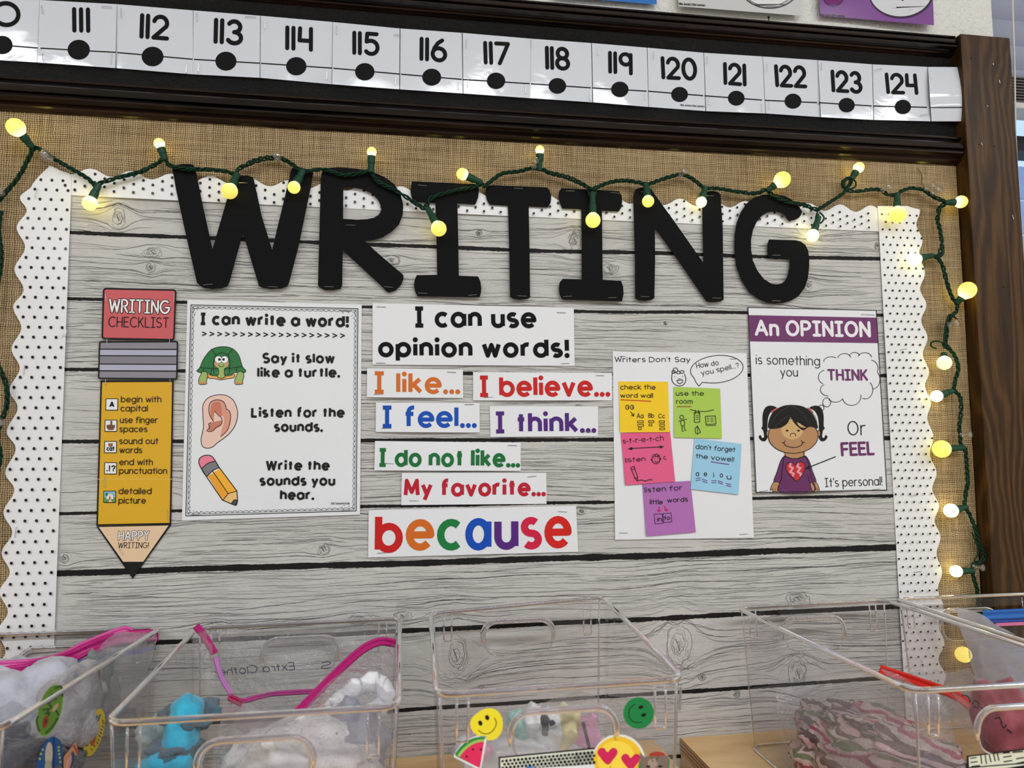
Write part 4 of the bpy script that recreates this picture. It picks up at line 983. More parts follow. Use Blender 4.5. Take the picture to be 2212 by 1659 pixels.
def n1():
    zt_('check the', 116, 410, 354, 42, 6, PN, jit=.03); zt_('word wall', 116, 390, 422, 40, 6, PN, jit=.03); lns([(120, 438), (370, 450)], w=2, c=(196, 70, 30))
    for x in (175, 214): pr.line(z(ellp(x, 500, 14, 18, 14)), 1.5, PN, closed=True)
    lns([(178, 495), (184, 512)], [(216, 495), (222, 514)], [(203, 538), (228, 574)], [(228, 574), (207, 568)], [(228, 574), (229, 552)])
    zt_('Aa', 253, 310, 592, 42, 5, PN); zt_('Bb', 350, 398, 588, 38, 5, PN); zt_('Cc', 433, 488, 592, 38, 5, PN)
    for x, y, w_ in [(284, 622, 24), (286, 651, 24), (279, 678, 12), (374, 620, 22), (368, 648, 12), (462, 622, 22), (464, 650, 20), (466, 680, 20)]: pr.line(z([(x-w_, y-8), (x+w_, y-8), (x+w_, y+8), (x-w_, y+8)]), 1.2, PN, closed=True)
note([(100, 285), (512, 288), (527, 708), (115, 710)], (240, 200, 34), 'yellow sticky note reading check the word wall', n1, 0)
def n2():
    zt_('use the', 578, 812, 405, 42, 5.5, PN, jit=.03); zt_('room', 582, 718, 472, 42, 5.5, PN, jit=.03); lns([(590, 495), (704, 495)], w=1.8, c=(150, 80, 50))
    lns([(700, 520), (760, 535), (830, 536), (895, 522)], [(602, 618), (640, 606), (670, 600)], [(630, 655), (632, 700), (640, 700)], [(648, 655), (655, 694), (664, 692)], [(740, 525), (742, 556)], [(768, 525), (770, 556)])
    pr.line(z(ellp(628, 583, 16, 16, 14)), 1.4, PN, closed=True); pr.line(z(ellp(636, 632, 17, 24, 16)), 1.4, PN, closed=True)
    for q in ([(732, 544), (778, 545), (778, 625), (734, 625)], [(826, 576), (908, 572), (912, 640), (830, 644)], [(738, 680), (758, 656), (786, 708), (760, 724), (746, 718)]): pr.line(z(q), 1.4, PN, closed=True)
    lns([(744, 570), (768, 568)], [(744, 586), (768, 584)], [(744, 602), (768, 600)], [(832, 654), (912, 652)], [(758, 660), (762, 720)], w=1.1)
    for y in (592, 606, 620): lns([(840, y), (856, y-1)], [(870, y), (890, y-1)], w=1)
note([(558, 330), (948, 345), (963, 760), (565, 752)], (166, 200, 84), 'green sticky note reading use the room', n2, 0)
def n3():
    zt_('s-t-r-e-t-ch', 136, 478, 805, 46, 5.5, PN, dy=-26, jit=.03); lns([(190, 845), (470, 830)], w=1.8)
    pr.poly(z([(175, 848), (215, 830), (216, 858)]), PN); pr.poly(z([(482, 828), (444, 818), (446, 846)]), PN)
    zt_('listen', 157, 326, 963, 42, 5.5, PN, dy=-14, jit=.03)
    lns([(385, 915), (380, 940), (392, 965), (420, 973), (440, 960), (446, 925), (440, 908)], [(385, 925), (372, 935), (385, 955)], [(446, 925), (456, 928), (446, 944)], [(475, 918), (492, 908)], [(477, 928), (498, 936)], [(405, 950), (418, 960), (432, 950)])
    for a in (ellp(398, 905, 12, 10, 10), ellp(418, 900, 14, 10, 10), ellp(434, 908, 10, 8, 10)): pr.line(z(a), 1.3, PN, closed=True)
    for x in (405, 428): pr.ell(*z([(x, 930)])[0], .9, .9, PN, 6)
    lns([(203, 1005), (230, 992), (262, 1085), (258, 1115), (238, 1092), (203, 1005)], [(238, 1092), (262, 1085)], [(212, 1022), (238, 1012)], [(265, 1112), (290, 1105), (330, 1116), (350, 1104), (383, 1106)])
note([(118, 718), (530, 695), (573, 1120), (157, 1150)], (222, 92, 136), 'pink sticky note reading stretch, listen', n3, .0002)
def n4():
    zt_("don't forget", 742, 1075, 848, 42, 5.5, PN, dy=28, jit=.03); zt_('the vowel!', 743, 1062, 925, 42, 5.5, PN, dy=32, jit=.03); lns([(873, 955), (1020, 977)], w=2, c=(110, 70, 150))
    for c_, x0, x1, y in [('a', 745, 772, 1075), ('e', 812, 840, 1075), ('i', 892, 904, 1085), ('o', 945, 972, 1085), ('u', 1004, 1042, 1102)]: zt_(c_, x0, x1, y, 44, 5.5, PN)
    for x, y, s_ in [(764, 1095, -6), (820, 1100, 12), (896, 1114, -3), (950, 1112, 14), (1018, 1135, 10)]: lns([(x-20, y), (x+20, y+s_)], [(x-18, y+16), (x+20, y+16+s_)], w=1.4, c=(110, 70, 150))
note([(733, 760), (1127, 805), (1100, 1228), (702, 1182)], (150, 200, 228), 'light blue sticky note reading don\'t forget the vowel', n4, .0002)
def n5():
    zt_('listen for', 320, 635, 1212, 44, 6, PN, dy=-22, jit=.03); zt_('little', 362, 470, 1310, 42, 6, PN); zt_('words', 508, 680, 1298, 42, 6, PN, dy=-12, jit=.03)
    for a in ([(440, 1330), (438, 1368)], [(438, 1372), (428, 1358)], [(438, 1372), (450, 1360)], [(485, 1325), (502, 1364)], [(502, 1366), (488, 1354)], [(502, 1366), (510, 1350)]): lns(a, w=2.2, c=(190, 40, 100))
    for q in ([(398, 1392), (466, 1388), (470, 1468), (406, 1472)], [(472, 1388), (538, 1382), (546, 1455), (478, 1462)]): pr.line(z(q), 1.1, PN, closed=True)
    zt_('in', 424, 462, 1452, 38, 5.5, PN); zt_('to', 480, 532, 1440, 38, 5.5, PN)
note([(300, 1140), (700, 1113), (745, 1540), (333, 1575)], (172, 108, 178), 'violet sticky note reading listen for little words', n5, .0005)

# ---------------------------------------------------------------- "An OPINION" poster
z = Z(1600, 650, 3.858); ho = lambda x, y: .0044+.0035*max(0, (y-980)/90.)*sin((x-1610)/90.)**2+.0006*sin(y/60.)
o = smoothf(sheet('paper_poster', z([(58, 50), (1133, 75), (1222, 1580), (126, 1600)]), ho, M_glossposter, 18, 22))
tag(o, 'white poster headed An OPINION on a purple band, with a girl in pigtails', 'poster'); po = o
PU = (104, 38, 98); pr = Print(ho, .3, .42)
pr.poly(ed(z([(66, 118), (1135, 140), (1148, 352), (79, 337)]), 8), PU)
pr.line(ed(z([(61, 54), (1130, 79), (1218, 1576), (130, 1596)]), 14), 1.7, INK, closed=True, cap='flat')
zt_('An OPINION', 118, 1086, 291, 136, 25, (232, 230, 236), dy=14)
zt_('is something', 128, 662, 528, 80, 7, INK, dy=12); zt_('you', 332, 478, 631, 76, 7, INK)
zt_('THINK', 725, 1062, 664, 97, 17, PU, dy=2, cap='round'); zt_('Or', 893, 1045, 1120, 120, 9, INK); zt_('FEEL', 838, 1118, 1296, 118, 21, PU, dy=-10)
zt_("It's personal!", 703, 1182, 1552, 76, 6.5, INK, dy=-14)
cl = [(755, 505, 62, 40, 180, 310), (865, 480, 55, 42, 190, 345), (950, 465, 45, 36, 195, 340), (1035, 475, 58, 44, 200, 350), (1085, 560, 60, 66, 275, 385), (1100, 655, 62, 78, 310, 450), (1040, 740, 62, 76, 310, 470), (925, 795, 78, 76, -10, 165), (790, 800, 62, 44, 20, 150), (735, 740, 70, 52, 95, 235), (712, 635, 63, 60, 115, 255)]
for cx_, cy_, rx, ry, a0, a1 in cl: pr.line(z([(cx_+rx*cos(radians(a)), cy_+ry*sin(radians(a))) for a in [a0+(a1-a0)*i/16 for i in range(17)]]), 1.2, INK)
pr.line(z(ellp(718, 845, 33, 38, 24)), 1.2, INK, closed=True); pr.line(z(ellp(672, 892, 23, 25, 20)), 1.2, INK, closed=True)
zt_('2017 Samantha Kelly', 1005, 1118, 118, 10, 1.6, (120, 120, 122), dy=4); pr.done('lettering', po)
pr = Print(ho, .25, .42); SK, HB, PD = (178, 134, 92), (22, 20, 20), (98, 36, 92)
for s_ in (1, -1):
    X = lambda x: 437+s_*(x-437)
    tail = smooth([(X(300), 890), (X(250), 872), (X(205), 890), (X(183), 950), (X(182), 1040), (X(172), 1060), (X(188), 1082), (X(195), 1130), (X(180), 1142), (X(165), 1118), (X(150), 1135), (X(172), 1165), (X(205), 1168), (X(226), 1130), (X(222), 1075), (X(228), 980), (X(255), 920)], 4, True)
    pr.poly(z(tail), HB)
pr.poly(z(smooth([(375, 1240), (372, 1300), (450, 1318), (525, 1300), (522, 1240)], 3, True)), SK); pr.line(z([(373, 1268), (372, 1296)]), 1.5, INK); pr.line(z([(524, 1262), (526, 1295)]), 1.5, INK)
for s_ in (1, -1):
    X = lambda x: 452+s_*(x-452)
    arm = smooth([(X(372), 1290), (X(335), 1330), (X(305), 1420), (X(275), 1510), (X(328), 1515), (X(350), 1420), (X(372), 1360)], 3, True)
    pr.poly(z(arm), PD); pr.line(z(arm), 1.5, INK, closed=True)
    hand = smooth([(X(275), 1512), (X(250), 1560), (X(248), 1578), (X(262), 1572), (X(270), 1590), (X(285), 1590), (X(300), 1592), (X(316), 1560), (X(322), 1516)], 3, True)
    pr.poly(z(hand), SK); pr.line(z(hand), 1.3, INK, closed=True); pr.line(z([(X(268), 1560), (X(263), 1575)]), .9, INK); pr.line(z([(X(290), 1565), (X(286), 1588)]), .9, INK)
tor = smooth([(368, 1300), (450, 1318), (530, 1298), (560, 1340), (590, 1480), (610, 1588), (325, 1592), (340, 1480), (352, 1360)], 4, True)
pr.poly(z(tor), PD); pr.line(z(tor), 1.6, INK, closed=True); pr.line(z(smooth([(370, 1292), (410, 1310), (450, 1315), (495, 1310), (528, 1292)], 4)), 1.6, INK)
for s_ in (0, 1):
    x = 228 if s_ == 0 else 650
    pr.ell(*z([(x, 1105)])[0], 4, 7, SK); pr.line(z(ellp(x, 1105, 14, 26, 14)), 1.2, INK, closed=True)
fc = ellp(437, 1125, 208, 145, 40); pr.poly(z(fc), SK); pr.ell(*z([(430, 1070)])[0], 24, 22, (202, 166, 112)); pr.line(z(fc), 1.6, INK, closed=True)
hair = smooth([(235, 1062), (235, 1000), (270, 925), (340, 880), (420, 866), (520, 880), (590, 930), (630, 1000), (642, 1062), (590, 1050), (560, 1055), (520, 1078), (478, 1050), (440, 1010), (415, 970), (390, 1020), (330, 1058)], 5, True)
pr.poly(z(hair), HB); pr.poly(z(smooth([(470, 1012), (490, 1020), (520, 1040), (545, 1055), (515, 1056), (485, 1040)], 3, True)), (202, 166, 112))
for a in ([(260, 925), (285, 905), (305, 895)], [(560, 895), (580, 905), (600, 930)]): pr.line(z(a), 3, (200, 90, 96))
for a in ([(240, 1045), (300, 950), (410, 870)], [(425, 872), (500, 920), (560, 1010)], [(280, 1050), (340, 1000), (400, 950)], [(560, 890), (620, 960), (640, 1040)]): pr.line(z(smooth(a, 5)), .8, (66, 60, 58))
for x in (387, 482): pr.ell(*z([(x, 1081)])[0], 3, 2, HB)
pr.line(z(smooth([(413, 1128), (418, 1108), (438, 1103), (456, 1110), (460, 1128)], 4)), 1.4, INK)
pr.line(z(smooth([(358, 1182), (380, 1208), (440, 1222), (495, 1210), (520, 1180)], 5)), 1.7, INK); pr.line(z([(345, 1182), (366, 1178), (371, 1164)]), 1.4, INK); pr.line(z([(505, 1160), (512, 1176), (536, 1180)]), 1.4, INK)
hrt = smooth([(458, 1372), (430, 1348), (395, 1352), (376, 1385), (392, 1430), (430, 1470), (468, 1503), (505, 1460), (532, 1410), (532, 1362), (505, 1342), (475, 1350)], 4, True)
pr.poly(z(hrt), (190, 32, 40))
for dx in (0, 62): pr.line(z([(418+dx, 1352), (408+dx, 1380), (436+dx, 1392), (412+dx, 1425), (442+dx, 1440), (434+dx, 1462)]), 4.4, (222, 150, 168), cap='flat')
pr.line(z(hrt), 1.2, INK, closed=True); pr.line(z([(468, 1503), (461, 1480)]), .4, INK)
pr.line(z([(790, 1299), (560, 1390)]), 2.1, INK); pr.poly(z([(532, 1398), (585, 1366), (560, 1390), (588, 1408)]), INK)
pr.done('girl_picture', po)
for a, b in [((82, 122), (148, 120)), ((160, 1588), (226, 1580)), ((1100, 1572), (1162, 1566)), ((1050, 118), (1100, 120))][:3]: p, q = z([a, b]); staple(po, p, q, ho(*p)+.0006)
# ---------------------------------------------------------------- string of lights
def m_bulb(k, c=(1, .86, .30)):
    key = ('bulb', k, c)
    if key in MC: return MC[key]
    m, nt, b, out = newmat('lit_frosted_bulb')
    b.inputs['Base Color'].default_value = (.5, .42, .12, 1); b.inputs['Emission Color'].default_value = (*c, 1); b.inputs['Emission Strength'].default_value = k
    at = nt.nodes.new('ShaderNodeAttribute'); at.attribute_name = 'glow'; nt.links.new(mth(nt, 'MULTIPLY', at.outputs['Fac'], k), b.inputs['Emission Strength'])
    b.inputs['Roughness'].default_value = .35; MC[key] = m; return m
ls = thing('light_string', W(1110, 372, .012), 'green string of lit round yellow bulbs pinned along the board top', 'lights')
PATHS = [
 [(-30,470,12),(-8,440,12),(13,415,12),(38,385,13),(58,350,13),(72,321,14),(84,322,13),(100,332,12),(120,345,12),(160,368,12),(190,386,13),(207,402,15),(216,396,14),(250,385,13),(300,372,13),(335,356,13),(352,343,14),(358,346,13),(366,357,13),(400,365,13),(450,366,13),(490,371,13),(508,376,15),(520,362,14),(560,345,12),(600,341,11),(630,354,13),(650,370,15),(662,370,14),(700,366,14),(740,378,14),(775,374,14),(800,370,14),(808,382,14),(822,396,14),(855,412,14),(890,434,14),(918,450,15),(926,432,14),(945,422,14),(980,412,14),(1020,405,14),(1040,398,15),(1046,403,15),(1062,390,13),(1085,375,13),(1120,370,12),(1150,363,12),(1170,366,13),(1190,374,13),(1225,383,13),(1255,396,13),(1276,408,15),(1290,404,14),(1320,393,13),(1350,390,13),(1380,394,14),(1398,398,15),(1425,389,13),(1450,381,12),(1472,377,12),(1492,384,12),(1508,396,13),(1522,406,15),(1550,407,13),(1600,415,13),(1635,417,13),(1655,410,15),(1672,424,14),(1700,436,14),(1735,442,14),(1762,452,15),(1774,448,14),(1790,438,13),(1815,422,13),(1832,404,13),(1840,385,15),(1826,388,13),(1820,398,13),(1832,411,12),(1855,413,12),(1880,409,12),(1902,410,12),(1918,420,12),(1935,421,14),(1948,412,13),(1970,406,12),(1995,411,12),(2015,424,12),(2040,437,14),(2030,450,13),(2025,470,12),(2031,500,12),(2035,530,13),(2033,548,14),(2024,552,14),(2012,552,15),(2026,558,14),(2038,580,13),(2044,606,13),(2056,640,13),(2067,657,14),(2066,672,13),(2054,684,12),(2046,702,11),(2044,730,12),(2040,748,13),(2048,752,14),(2062,768,14),(2070,795,13),(2064,820,13),(2060,840,14),(2064,846,14),(2074,858,12),(2076,890,12),(2072,920,12),(2074,945,12),(2076,962,14),(2084,968,14),(2088,1000,12),(2090,1040,12),(2086,1070,12),(2084,1094,14),(2094,1110,12),(2106,1140,12),(2114,1170,12),(2126,1195,12),(2124,1210,12),(2104,1218,12),(2100,1230,14),(2104,1250,12),(2112,1280,12),(2114,1310,12),(2116,1345,12),(2113,1380,12),(2108,1418,13),(2116,1460,12),(2118,1520,12)],
 [(2,455,11),(-3,500,11),(2,540,12),(0,585,12),(-12,640,12),(-16,720,12),(-4,790,12),(12,825,13),(16,862,13),(11,890,12),(0,915,11),(-6,950,12),(1,985,12),(-8,1040,12),(-14,1200,12)],
]
for pi_, path in enumerate(PATHS):
    sm = smooth([(float(a), float(b), float(c)) for a, b, c in path], 7)
    P3 = [W(x, y, h/1000.) for x, y, h in sm]; acc = 0
    for st in range(3):
        mb = MB(); pts = []; acc = 0
        for i, p in enumerate(P3):
            t = (P3[min(i+1, len(P3)-1)]-P3[max(i-1, 0)]).normalized()
            if i: acc += (p-P3[i-1]).length
            sd = t.cross(Vector((0, 1, 0)))
            if sd.length < .01: sd = Vector((1, 0, 0))
            sd.normalize(); nn_ = sd.cross(t)
            loose = 1+.8*max(0, noise.noise((acc*14, pi_*3., 1)))
            a = acc*2*pi/.024+st*2*pi/3+1.5*noise.noise((acc*18, st*5., 2)); rr = .00165*loose
            pts.append(p+sd*(rr*cos(a))+nn_*(rr*sin(a)))
        mb.tube(pts, .00122, M_wire, 6); mb.build('wire', ls, smooth=True)
for q in ([(1822,398),(1830,388),(1846,390),(1848,402),(1836,408),(1824,404),(1824,394)], [(1770,458),(1780,470),(1772,482),(1762,474),(1766,458)], [(2022,753),(2012,748),(2012,740),(2024,737),(2044,743),(2056,756)], [(2124,1200),(2112,1222),(2104,1214),(2113,1190),(2100,1150)], [(1288,408),(1286,422),(1276,425),(1270,412)], [(2068,690),(2050,680),(2040,720),(2042,750)], [(2030, 555), (2028, 540), (2036, 535), (2037, 550), (2026, 556)]):
    mb = MB(); mb.tube([W(x, y, h) for x, y, h in smooth([(a, b, .0135+.001*(i % 2)) for i, (a, b) in enumerate(q)], 6)], .00122, M_wire, 6); mb.build('wire', ls, smooth=True)
#        socket start, bulb centre, radius px, h of start and centre (mm), strength, colour
BU = [((68,316),(34,275),21,16,30,2.1,0), ((356,343),(344,310),12,14,17,5,0), ((212,402),(194,439),16.5,15,19,5,0), ((512,377),(496,413),18,16,24,1.5,0), ((654,370),(635,405),14,15,22,1.9,0), ((801,370),(803,328),10.5,14,17,3.4,0),
      ((1038,394),(999,376),13,15,19,3.0,0), ((925,452),(948,494),17,15,24,1.7,0), ((1165,366),(1166,324),9.5,13,17,4,0), ((1280,418),(1281,476),16,15,24,1.9,0), ((1395,398),(1400,435),12.5,15,21,2.2,0), ((1523,406),(1515,437),11,15,18,4.5,1),
      ((1660,410),(1690,388),16.5,15,24,1.7,0), ((1840,385),(1855,362),10.5,14,17,4.5,0), ((1768,470),(1755,509),12.5,15,18,4.5,1), ((1937,420),(1939,464),16,15,22,2.0,0), ((2043,438),(2076,436),12,14,19,2.6,0), ((2012,552),(1978,560),11.5,15,17,6,1),
      ((2068,654),(2090,627),16.5,14,24,1.9,0), ((2039,765),(2040,784),13.5,16,22,3.2,1), ((2056,845),(2023,856),11.5,14,17,6,1), ((2080,967),(2034,970),17,14,22,1.9,0), ((2086,1095),(2054,1103),13.5,14,19,5,1), ((2101,1233),(2065,1234),11.5,14,17,6,1), ((2110,1418),(2081,1414),15,14,19,1.8,0)]
for (a, c, r, ha, hc_, st, wh) in BU:
    A, B = W(*a, ha/1000.), W(*c, hc_/1000.); mpp = (W(c[0]+1, c[1], hc_/1000.)-B).length; R = r*mpp*.98
    ax = (B-A); L = ax.length; ax.normalize(); Ls = max(.006, L-R*.82)
    mb = MB(); mb.lathe(A-ax*.002, ax, [(0, .0028), (.001, .0038), (Ls*.55, .0041), (Ls*.62, .0048), (Ls+.0005, .0050), (Ls+.002, .0046)], M_sock, 14)
    s_ = mb.build('socket', ls, smooth=False)
    mb = MB(); mb.box((A.x-.0012, A.y-.0052, A.z-.004), (A.x+.0012, A.y-.0030, A.z+.004), M_sock); 
    prof = [(R*(1-cos(radians(t))), R*sin(radians(t))) for t in (0.5, 12, 25, 40, 55, 70, 85, 100, 115, 130, 140)]
    mb = MB(); n0 = B+ax*R
    prof += [(R*1.9, R*.52), (R*2.0, R*.46)]
    mb.lathe(n0, -ax, prof, m_bulb(st*.62, (1, .88, .36) if wh else (1, .81, .13)), 24); ob = mb.build('bulb', s_, smooth=True)
    ca = ob.data.color_attributes.new('glow', 'FLOAT_COLOR', 'POINT')     # the little lamp sits at the neck, so the neck is brightest
    for vi in range(len(ob.data.vertices)):
        d = prof[vi//24][0]/(2*R); g = .85+14*max(0, d-.42)**1.5; ca.data[vi].color = (g, g, g, 1)

M_pin = m_clear('clear_pin_plastic', (.93, .93, .94), .03, .06, (.9, .9, .92), ior=2.0)
PIN = [((100, 337), 14, .5, -.8), ((110, 343), 15, -.6, .5), ((3, 418), 14, .2, .1), ((600, 344), 14, .1, .2), ((1153, 360), 15, -.1, .8), ((1470, 379), 14, .3, .5), ((1906, 411), 14, .6, .5), ((2000, 409), 14, .6, .6), ((2014, 417), 14, .3, .3), ((2049, 702), 14, .8, .3), ((2076, 939), 14, .9, 0), ((2103, 1224), 14, .8, 0), ((2, 912), 14, .3, -.2)]
for i, ((x, y), hh, dx, dz) in enumerate(PIN):
    p = W(x, y, hh/1000.); ax = Vector((dx*.5, -1, dz*.4)).normalized(); mb = MB()
    mb.lathe(p, ax, [(0, .0042), (.0012, .0046), (.002, .0034), (.004, .0026), (.0085, .0026), (.0105, .0046), (.0122, .0052), (.0135, .0046), (.0138, .002)], M_pin, 16)
    t = thing('push_pin', p, '', 'push pin', 'clear push pins holding the light string')
    t['label'] = ['clear push pin beside the big top left bulb, upper of two', 'clear push pin beside the big top left bulb, lower of two', 'clear push pin at the upper left edge of the board', 'clear push pin above the W, between two bulbs', 'clear push pin left of the bulb above the T',
      'clear push pin above the N', 'clear push pin on the wire right of the G', 'clear push pin in the upper right corner, left of the pair', 'clear push pin in the upper right corner, right of the pair', 'clear push pin beside the purple poster, on the right wire', 'clear push pin halfway down the right wire', 'clear push pin lowest on the right wire', 'clear push pin halfway down the left edge'][i]
    mb.build('head', t, smooth=True)
    mb = MB(); mb.tube([p, p-ax*.012], .0006, M_staple, 6); mb.build('needle', t)
# ---------------------------------------------------------------- shelves
def m_ply():
    m, nt, b, out = newmat('birch_plywood'); v = coord(nt, (.25, 1, 1)); n = noi(nt, v, 30, 4, .6, .5)
    c = ramp(nt, n, [(.3, (214, 170, 110)), (.7, (236, 200, 146))]); nt.links.new(c, b.inputs['Base Color']); b.inputs['Roughness'].default_value = .35
    b.inputs['Coat Weight'].default_value = .2; return m
def m_plyedge():
    m, nt, b, out = newmat('plywood_edge'); g = nt.nodes.new('ShaderNodeNewGeometry'); sp = nt.nodes.new('ShaderNodeSeparateXYZ'); nt.links.new(g.outputs['Position'], sp.inputs[0])
    s_ = mth(nt, 'SINE', mth(nt, 'MULTIPLY', sp.outputs[2], 2*pi/.0045)); c = ramp(nt, mth(nt, 'ADD', mth(nt, 'MULTIPLY', s_, .5), .5), [(.3, (150, 116, 78)), (.7, (206, 172, 124))])
    nt.links.new(c, b.inputs['Base Color']); b.inputs['Roughness'].default_value = .6; return m
M_ply, M_plye = m_ply(), m_plyedge()
XG = PZ(1471, 1595, ZS).x
def shelf(x0, x1, label):
    t = thing('shelf_unit', ((x0+x1)/2, -.22, 0), label, 'shelf')
    mb = MB(); mb.box((x0, -.43, ZS-.018), (x1, -.004, ZS-.0002), M_plye); mb.build('shelf_board', t)
    mb = MB(); mb.add([(x0, -.43, ZS), (x1, -.43, ZS), (x1, -.004, ZS), (x0, -.004, ZS)], [(0, 1, 2, 3)], M_ply); mb.build('top_veneer', t)
    for xx in (x0, x1-.018):
        mb = MB(); mb.box((xx, -.43, 0), (xx+.018, -.004, ZS-.018), M_ply); mb.build('side_panel', t)
    mb = MB(); mb.box((x0+.018, -.41, .45), (x1-.018, -.01, .468), M_ply); mb.build('middle_board', t)
shelf(-1.0, XG-.035, 'birch plywood shelf unit under the three left bins')
shelf(XG, 1.45, 'birch plywood shelf unit under the right bins, its layered edge showing')

# ---------------------------------------------------------------- clear bins
M_bin = m_clear('clear_bin_plastic', (.975, .965, .975), .05, ior=1.5); M_rim = m_clear('clear_bin_rim', (.74, .71, .75), .05, .08, (.5, .48, .53), ior=1.9); M_rib = None
def m_solid_clear(name, col, rough):
    m, nt, b, out = newmat(name); b.inputs['Base Color'].default_value = (*col, 1); b.inputs['Transmission Weight'].default_value = 1
    b.inputs['Roughness'].default_value = rough; b.inputs['IOR'].default_value = 1.49; return m
M_rim = m_solid_clear('clear_bin_rim', (.66, .62, .68), .04); M_rib = m_solid_clear('clear_bin_rib', (.84, .81, .86), .03)
def bin_(corners, label, front_handle=True, zbot=ZS+.001):
    """corners: back left, back right, front right, front left of the rim, world"""
    c = [Vector(p) for p in corners]; ctr = sum(c, Vector())/4
    t = thing('clear_bin', (ctr.x, ctr.y, zbot), label, 'storage bin', 'clear plastic bins on the shelf')
    rad = .016
    def ring(inset, zf):
        q = []
        cc = [p+(ctr-p).normalized()*inset*1.35 for p in c]
        for i in range(4):
            p0, p, p1 = cc[i-1], cc[i], cc[(i+1) % 4]; a = (p0-p).normalized()*rad; b = (p1-p).normalized()*rad
            for j in range(7):
                s_ = j/6; q.append(p+a*(1-s_)**2+b*s_*s_)
            n = int(((p1-p).length-2*rad)/.0055); st, en = p+b, p1+(p-p1).normalized()*rad
            for j in range(1, n): q.append(st+(en-st)*(j/n))
        return q
    top = ring(0, 0); bot = ring(.009, 0); N = min(len(top), len(bot))
    # same count on both rings: resample the bottom
    def resamp(r, N):
        L = [0]
        for i in range(len(r)): L.append(L[-1]+(r[(i+1) % len(r)]-r[i]).length)
        out = []; k = 0
        for i in range(N):
            d = L[-1]*i/N
            while L[k+1] < d: k += 1
            out.append(r[k]+(r[(k+1) % len(r)]-r[k])*((d-L[k])/max(1e-9, L[k+1]-L[k])))
        return out
    N = 160; top, bot = resamp(top, N), resamp(bot, N)
    for p in bot: p.z = zbot+.0005
    NR = 34
    def pt(i, j): return top[i % N].lerp(bot[i % N], j/NR)
    ex = (c[1]-c[0]).normalized(); w_ = (c[1]-c[0]).length
    fx = (c[2]-c[3]).normalized(); fw = (c[2]-c[3]).length
    hw, ht, h0 = .040, .036, .020
    def inhole(p, back):
        o_, e_, ww = (c[0], ex, w_) if back else (c[3], fx, fw)
        u = (p-o_).dot(e_)-ww/2; v = (c[0].z+c[1].z)/2-h0-p.z if back else (c[3].z+c[2].z)/2-h0-p.z
        if not (0 < v < ht and abs(u) < hw): return False
        r = .014; du, dv = abs(u)-(hw-r), abs(v-ht/2)-(ht/2-r)
        return not (du > 0 and dv > 0 and hypot(du, dv) > r)
    yb = (c[0].y+c[1].y)/2; yf = (c[2].y+c[3].y)/2
    for nm, off in (('wall_shell', 0),):
        mb = MB(); vs = []
        for j in range(NR+1):
            for i in range(N):
                p = pt(i, j); vs.append(p+(Vector((ctr.x-p.x, ctr.y-p.y, 0)).normalized()*off))
        fs = []
        for j in range(NR):
            for i in range(N):
                m_ = (pt(i, j)+pt(i+1, j+1))/2
                if abs(m_.y-yb) < .02 and inhole(m_, True): continue
                if abs(m_.y-yf) < .02 and front_handle and inhole(m_, False): continue
                a, b = j*N+i, j*N+(i+1) % N; fs.append((a, b, b+N, a+N))
        mb.add(vs, fs, M_bin); mb.build(nm, t, smooth=True)
        mb = MB(); mb.add([vs[NR*N+i] for i in range(N)], [tuple(range(N))], M_bin); mb.build('base', t)
    mb = MB(); mb.tube(top, .0026, M_rim, 8, closed=True); mb.build('rim', t, smooth=True)
    for k in range(4):
        i = min(range(N), key=lambda q: (top[q]-c[k]).length); mb = MB()
        mb.tube([top[i].lerp(bot[i], t_/6)+(top[i]-ctr).normalized()*0 for t_ in range(7)], .0011, M_rib, 8); mb.build('corner_edge', t, smooth=True)
    mb = MB(); mb.tube(bot, .0014, M_rib, 6, closed=True); mb.build('base_edge', t, smooth=True)
    for back in ([True, False] if front_handle else [True]):
        o_, e_, ww = (c[0], ex, w_) if back else (c[3], fx, fw); zc_ = (c[0].z+c[1].z)/2 if back else (c[3].z+c[2].z)/2
        sgn = 1 if back else -1; dep = lambda v: -.009*1.0*(v/(zc_-zbot))*(1 if back else -1)
        pts = []; r = .014
        for k, (su, sv) in enumerate([(1, 1), (-1, 1), (-1, -1), (1, -1)]):
            for j in range(7):
                a = radians(k*90+90*j/6); u = su*(hw-r)+r*cos(a); v = h0+ht/2-(sv*(ht/2-r)+r*sin(a))
                p = o_+e_*(ww/2+u); p = Vector((p.x, p.y+dep(v), zc_-v)); pts.append(p)
        mb = MB(); mb.tube(pts, .0008, M_rib, 6, closed=True); mb.build('handle_edge', t, smooth=True)
        # raised grip over the upper half of the hole
        gp = []
        ro = r+.003; path = [(hw+.003, h0+ht*.62)]
        for sx_, a0 in ((1, 0), (-1, 90)):
            for j in range(9):
                a = radians(a0+90*j/8); path.append((sx_*(hw-r)+ro*cos(a), h0+r-ro*sin(a)))
        path.append((-hw-.003, h0+ht*.62))
        for uu, vv in path:
            p = o_+e_*(ww/2+uu); gp.append(Vector((p.x, p.y+dep(vv)-.002*(1 if not back else -1), zc_-vv)))
        mb = MB(); mb.tube(gp, [.0012]+[.0027]*(len(gp)-2)+[.0012], M_rib, 10); mb.build('grip', t, smooth=True)
        for uu in (.020, ww-.020):
            mb = MB(); p0 = o_+e_*uu
            for dx in (-.0045, .0045):
                q = p0+e_*dx; mb.tube([Vector((q.x, q.y+dep(v), zc_-v)) for v in (.004, .02, .036)], .0010, M_rib, 6)
            q = p0; mb.tube([Vector((q.x-.0045, q.y+dep(.036), zc_-.037)), Vector((q.x+.0045, q.y+dep(.036), zc_-.037))], .0014, M_rib, 6)
            mb.build('rib', t, smooth=True)
    return t, c
ZR = 1.145
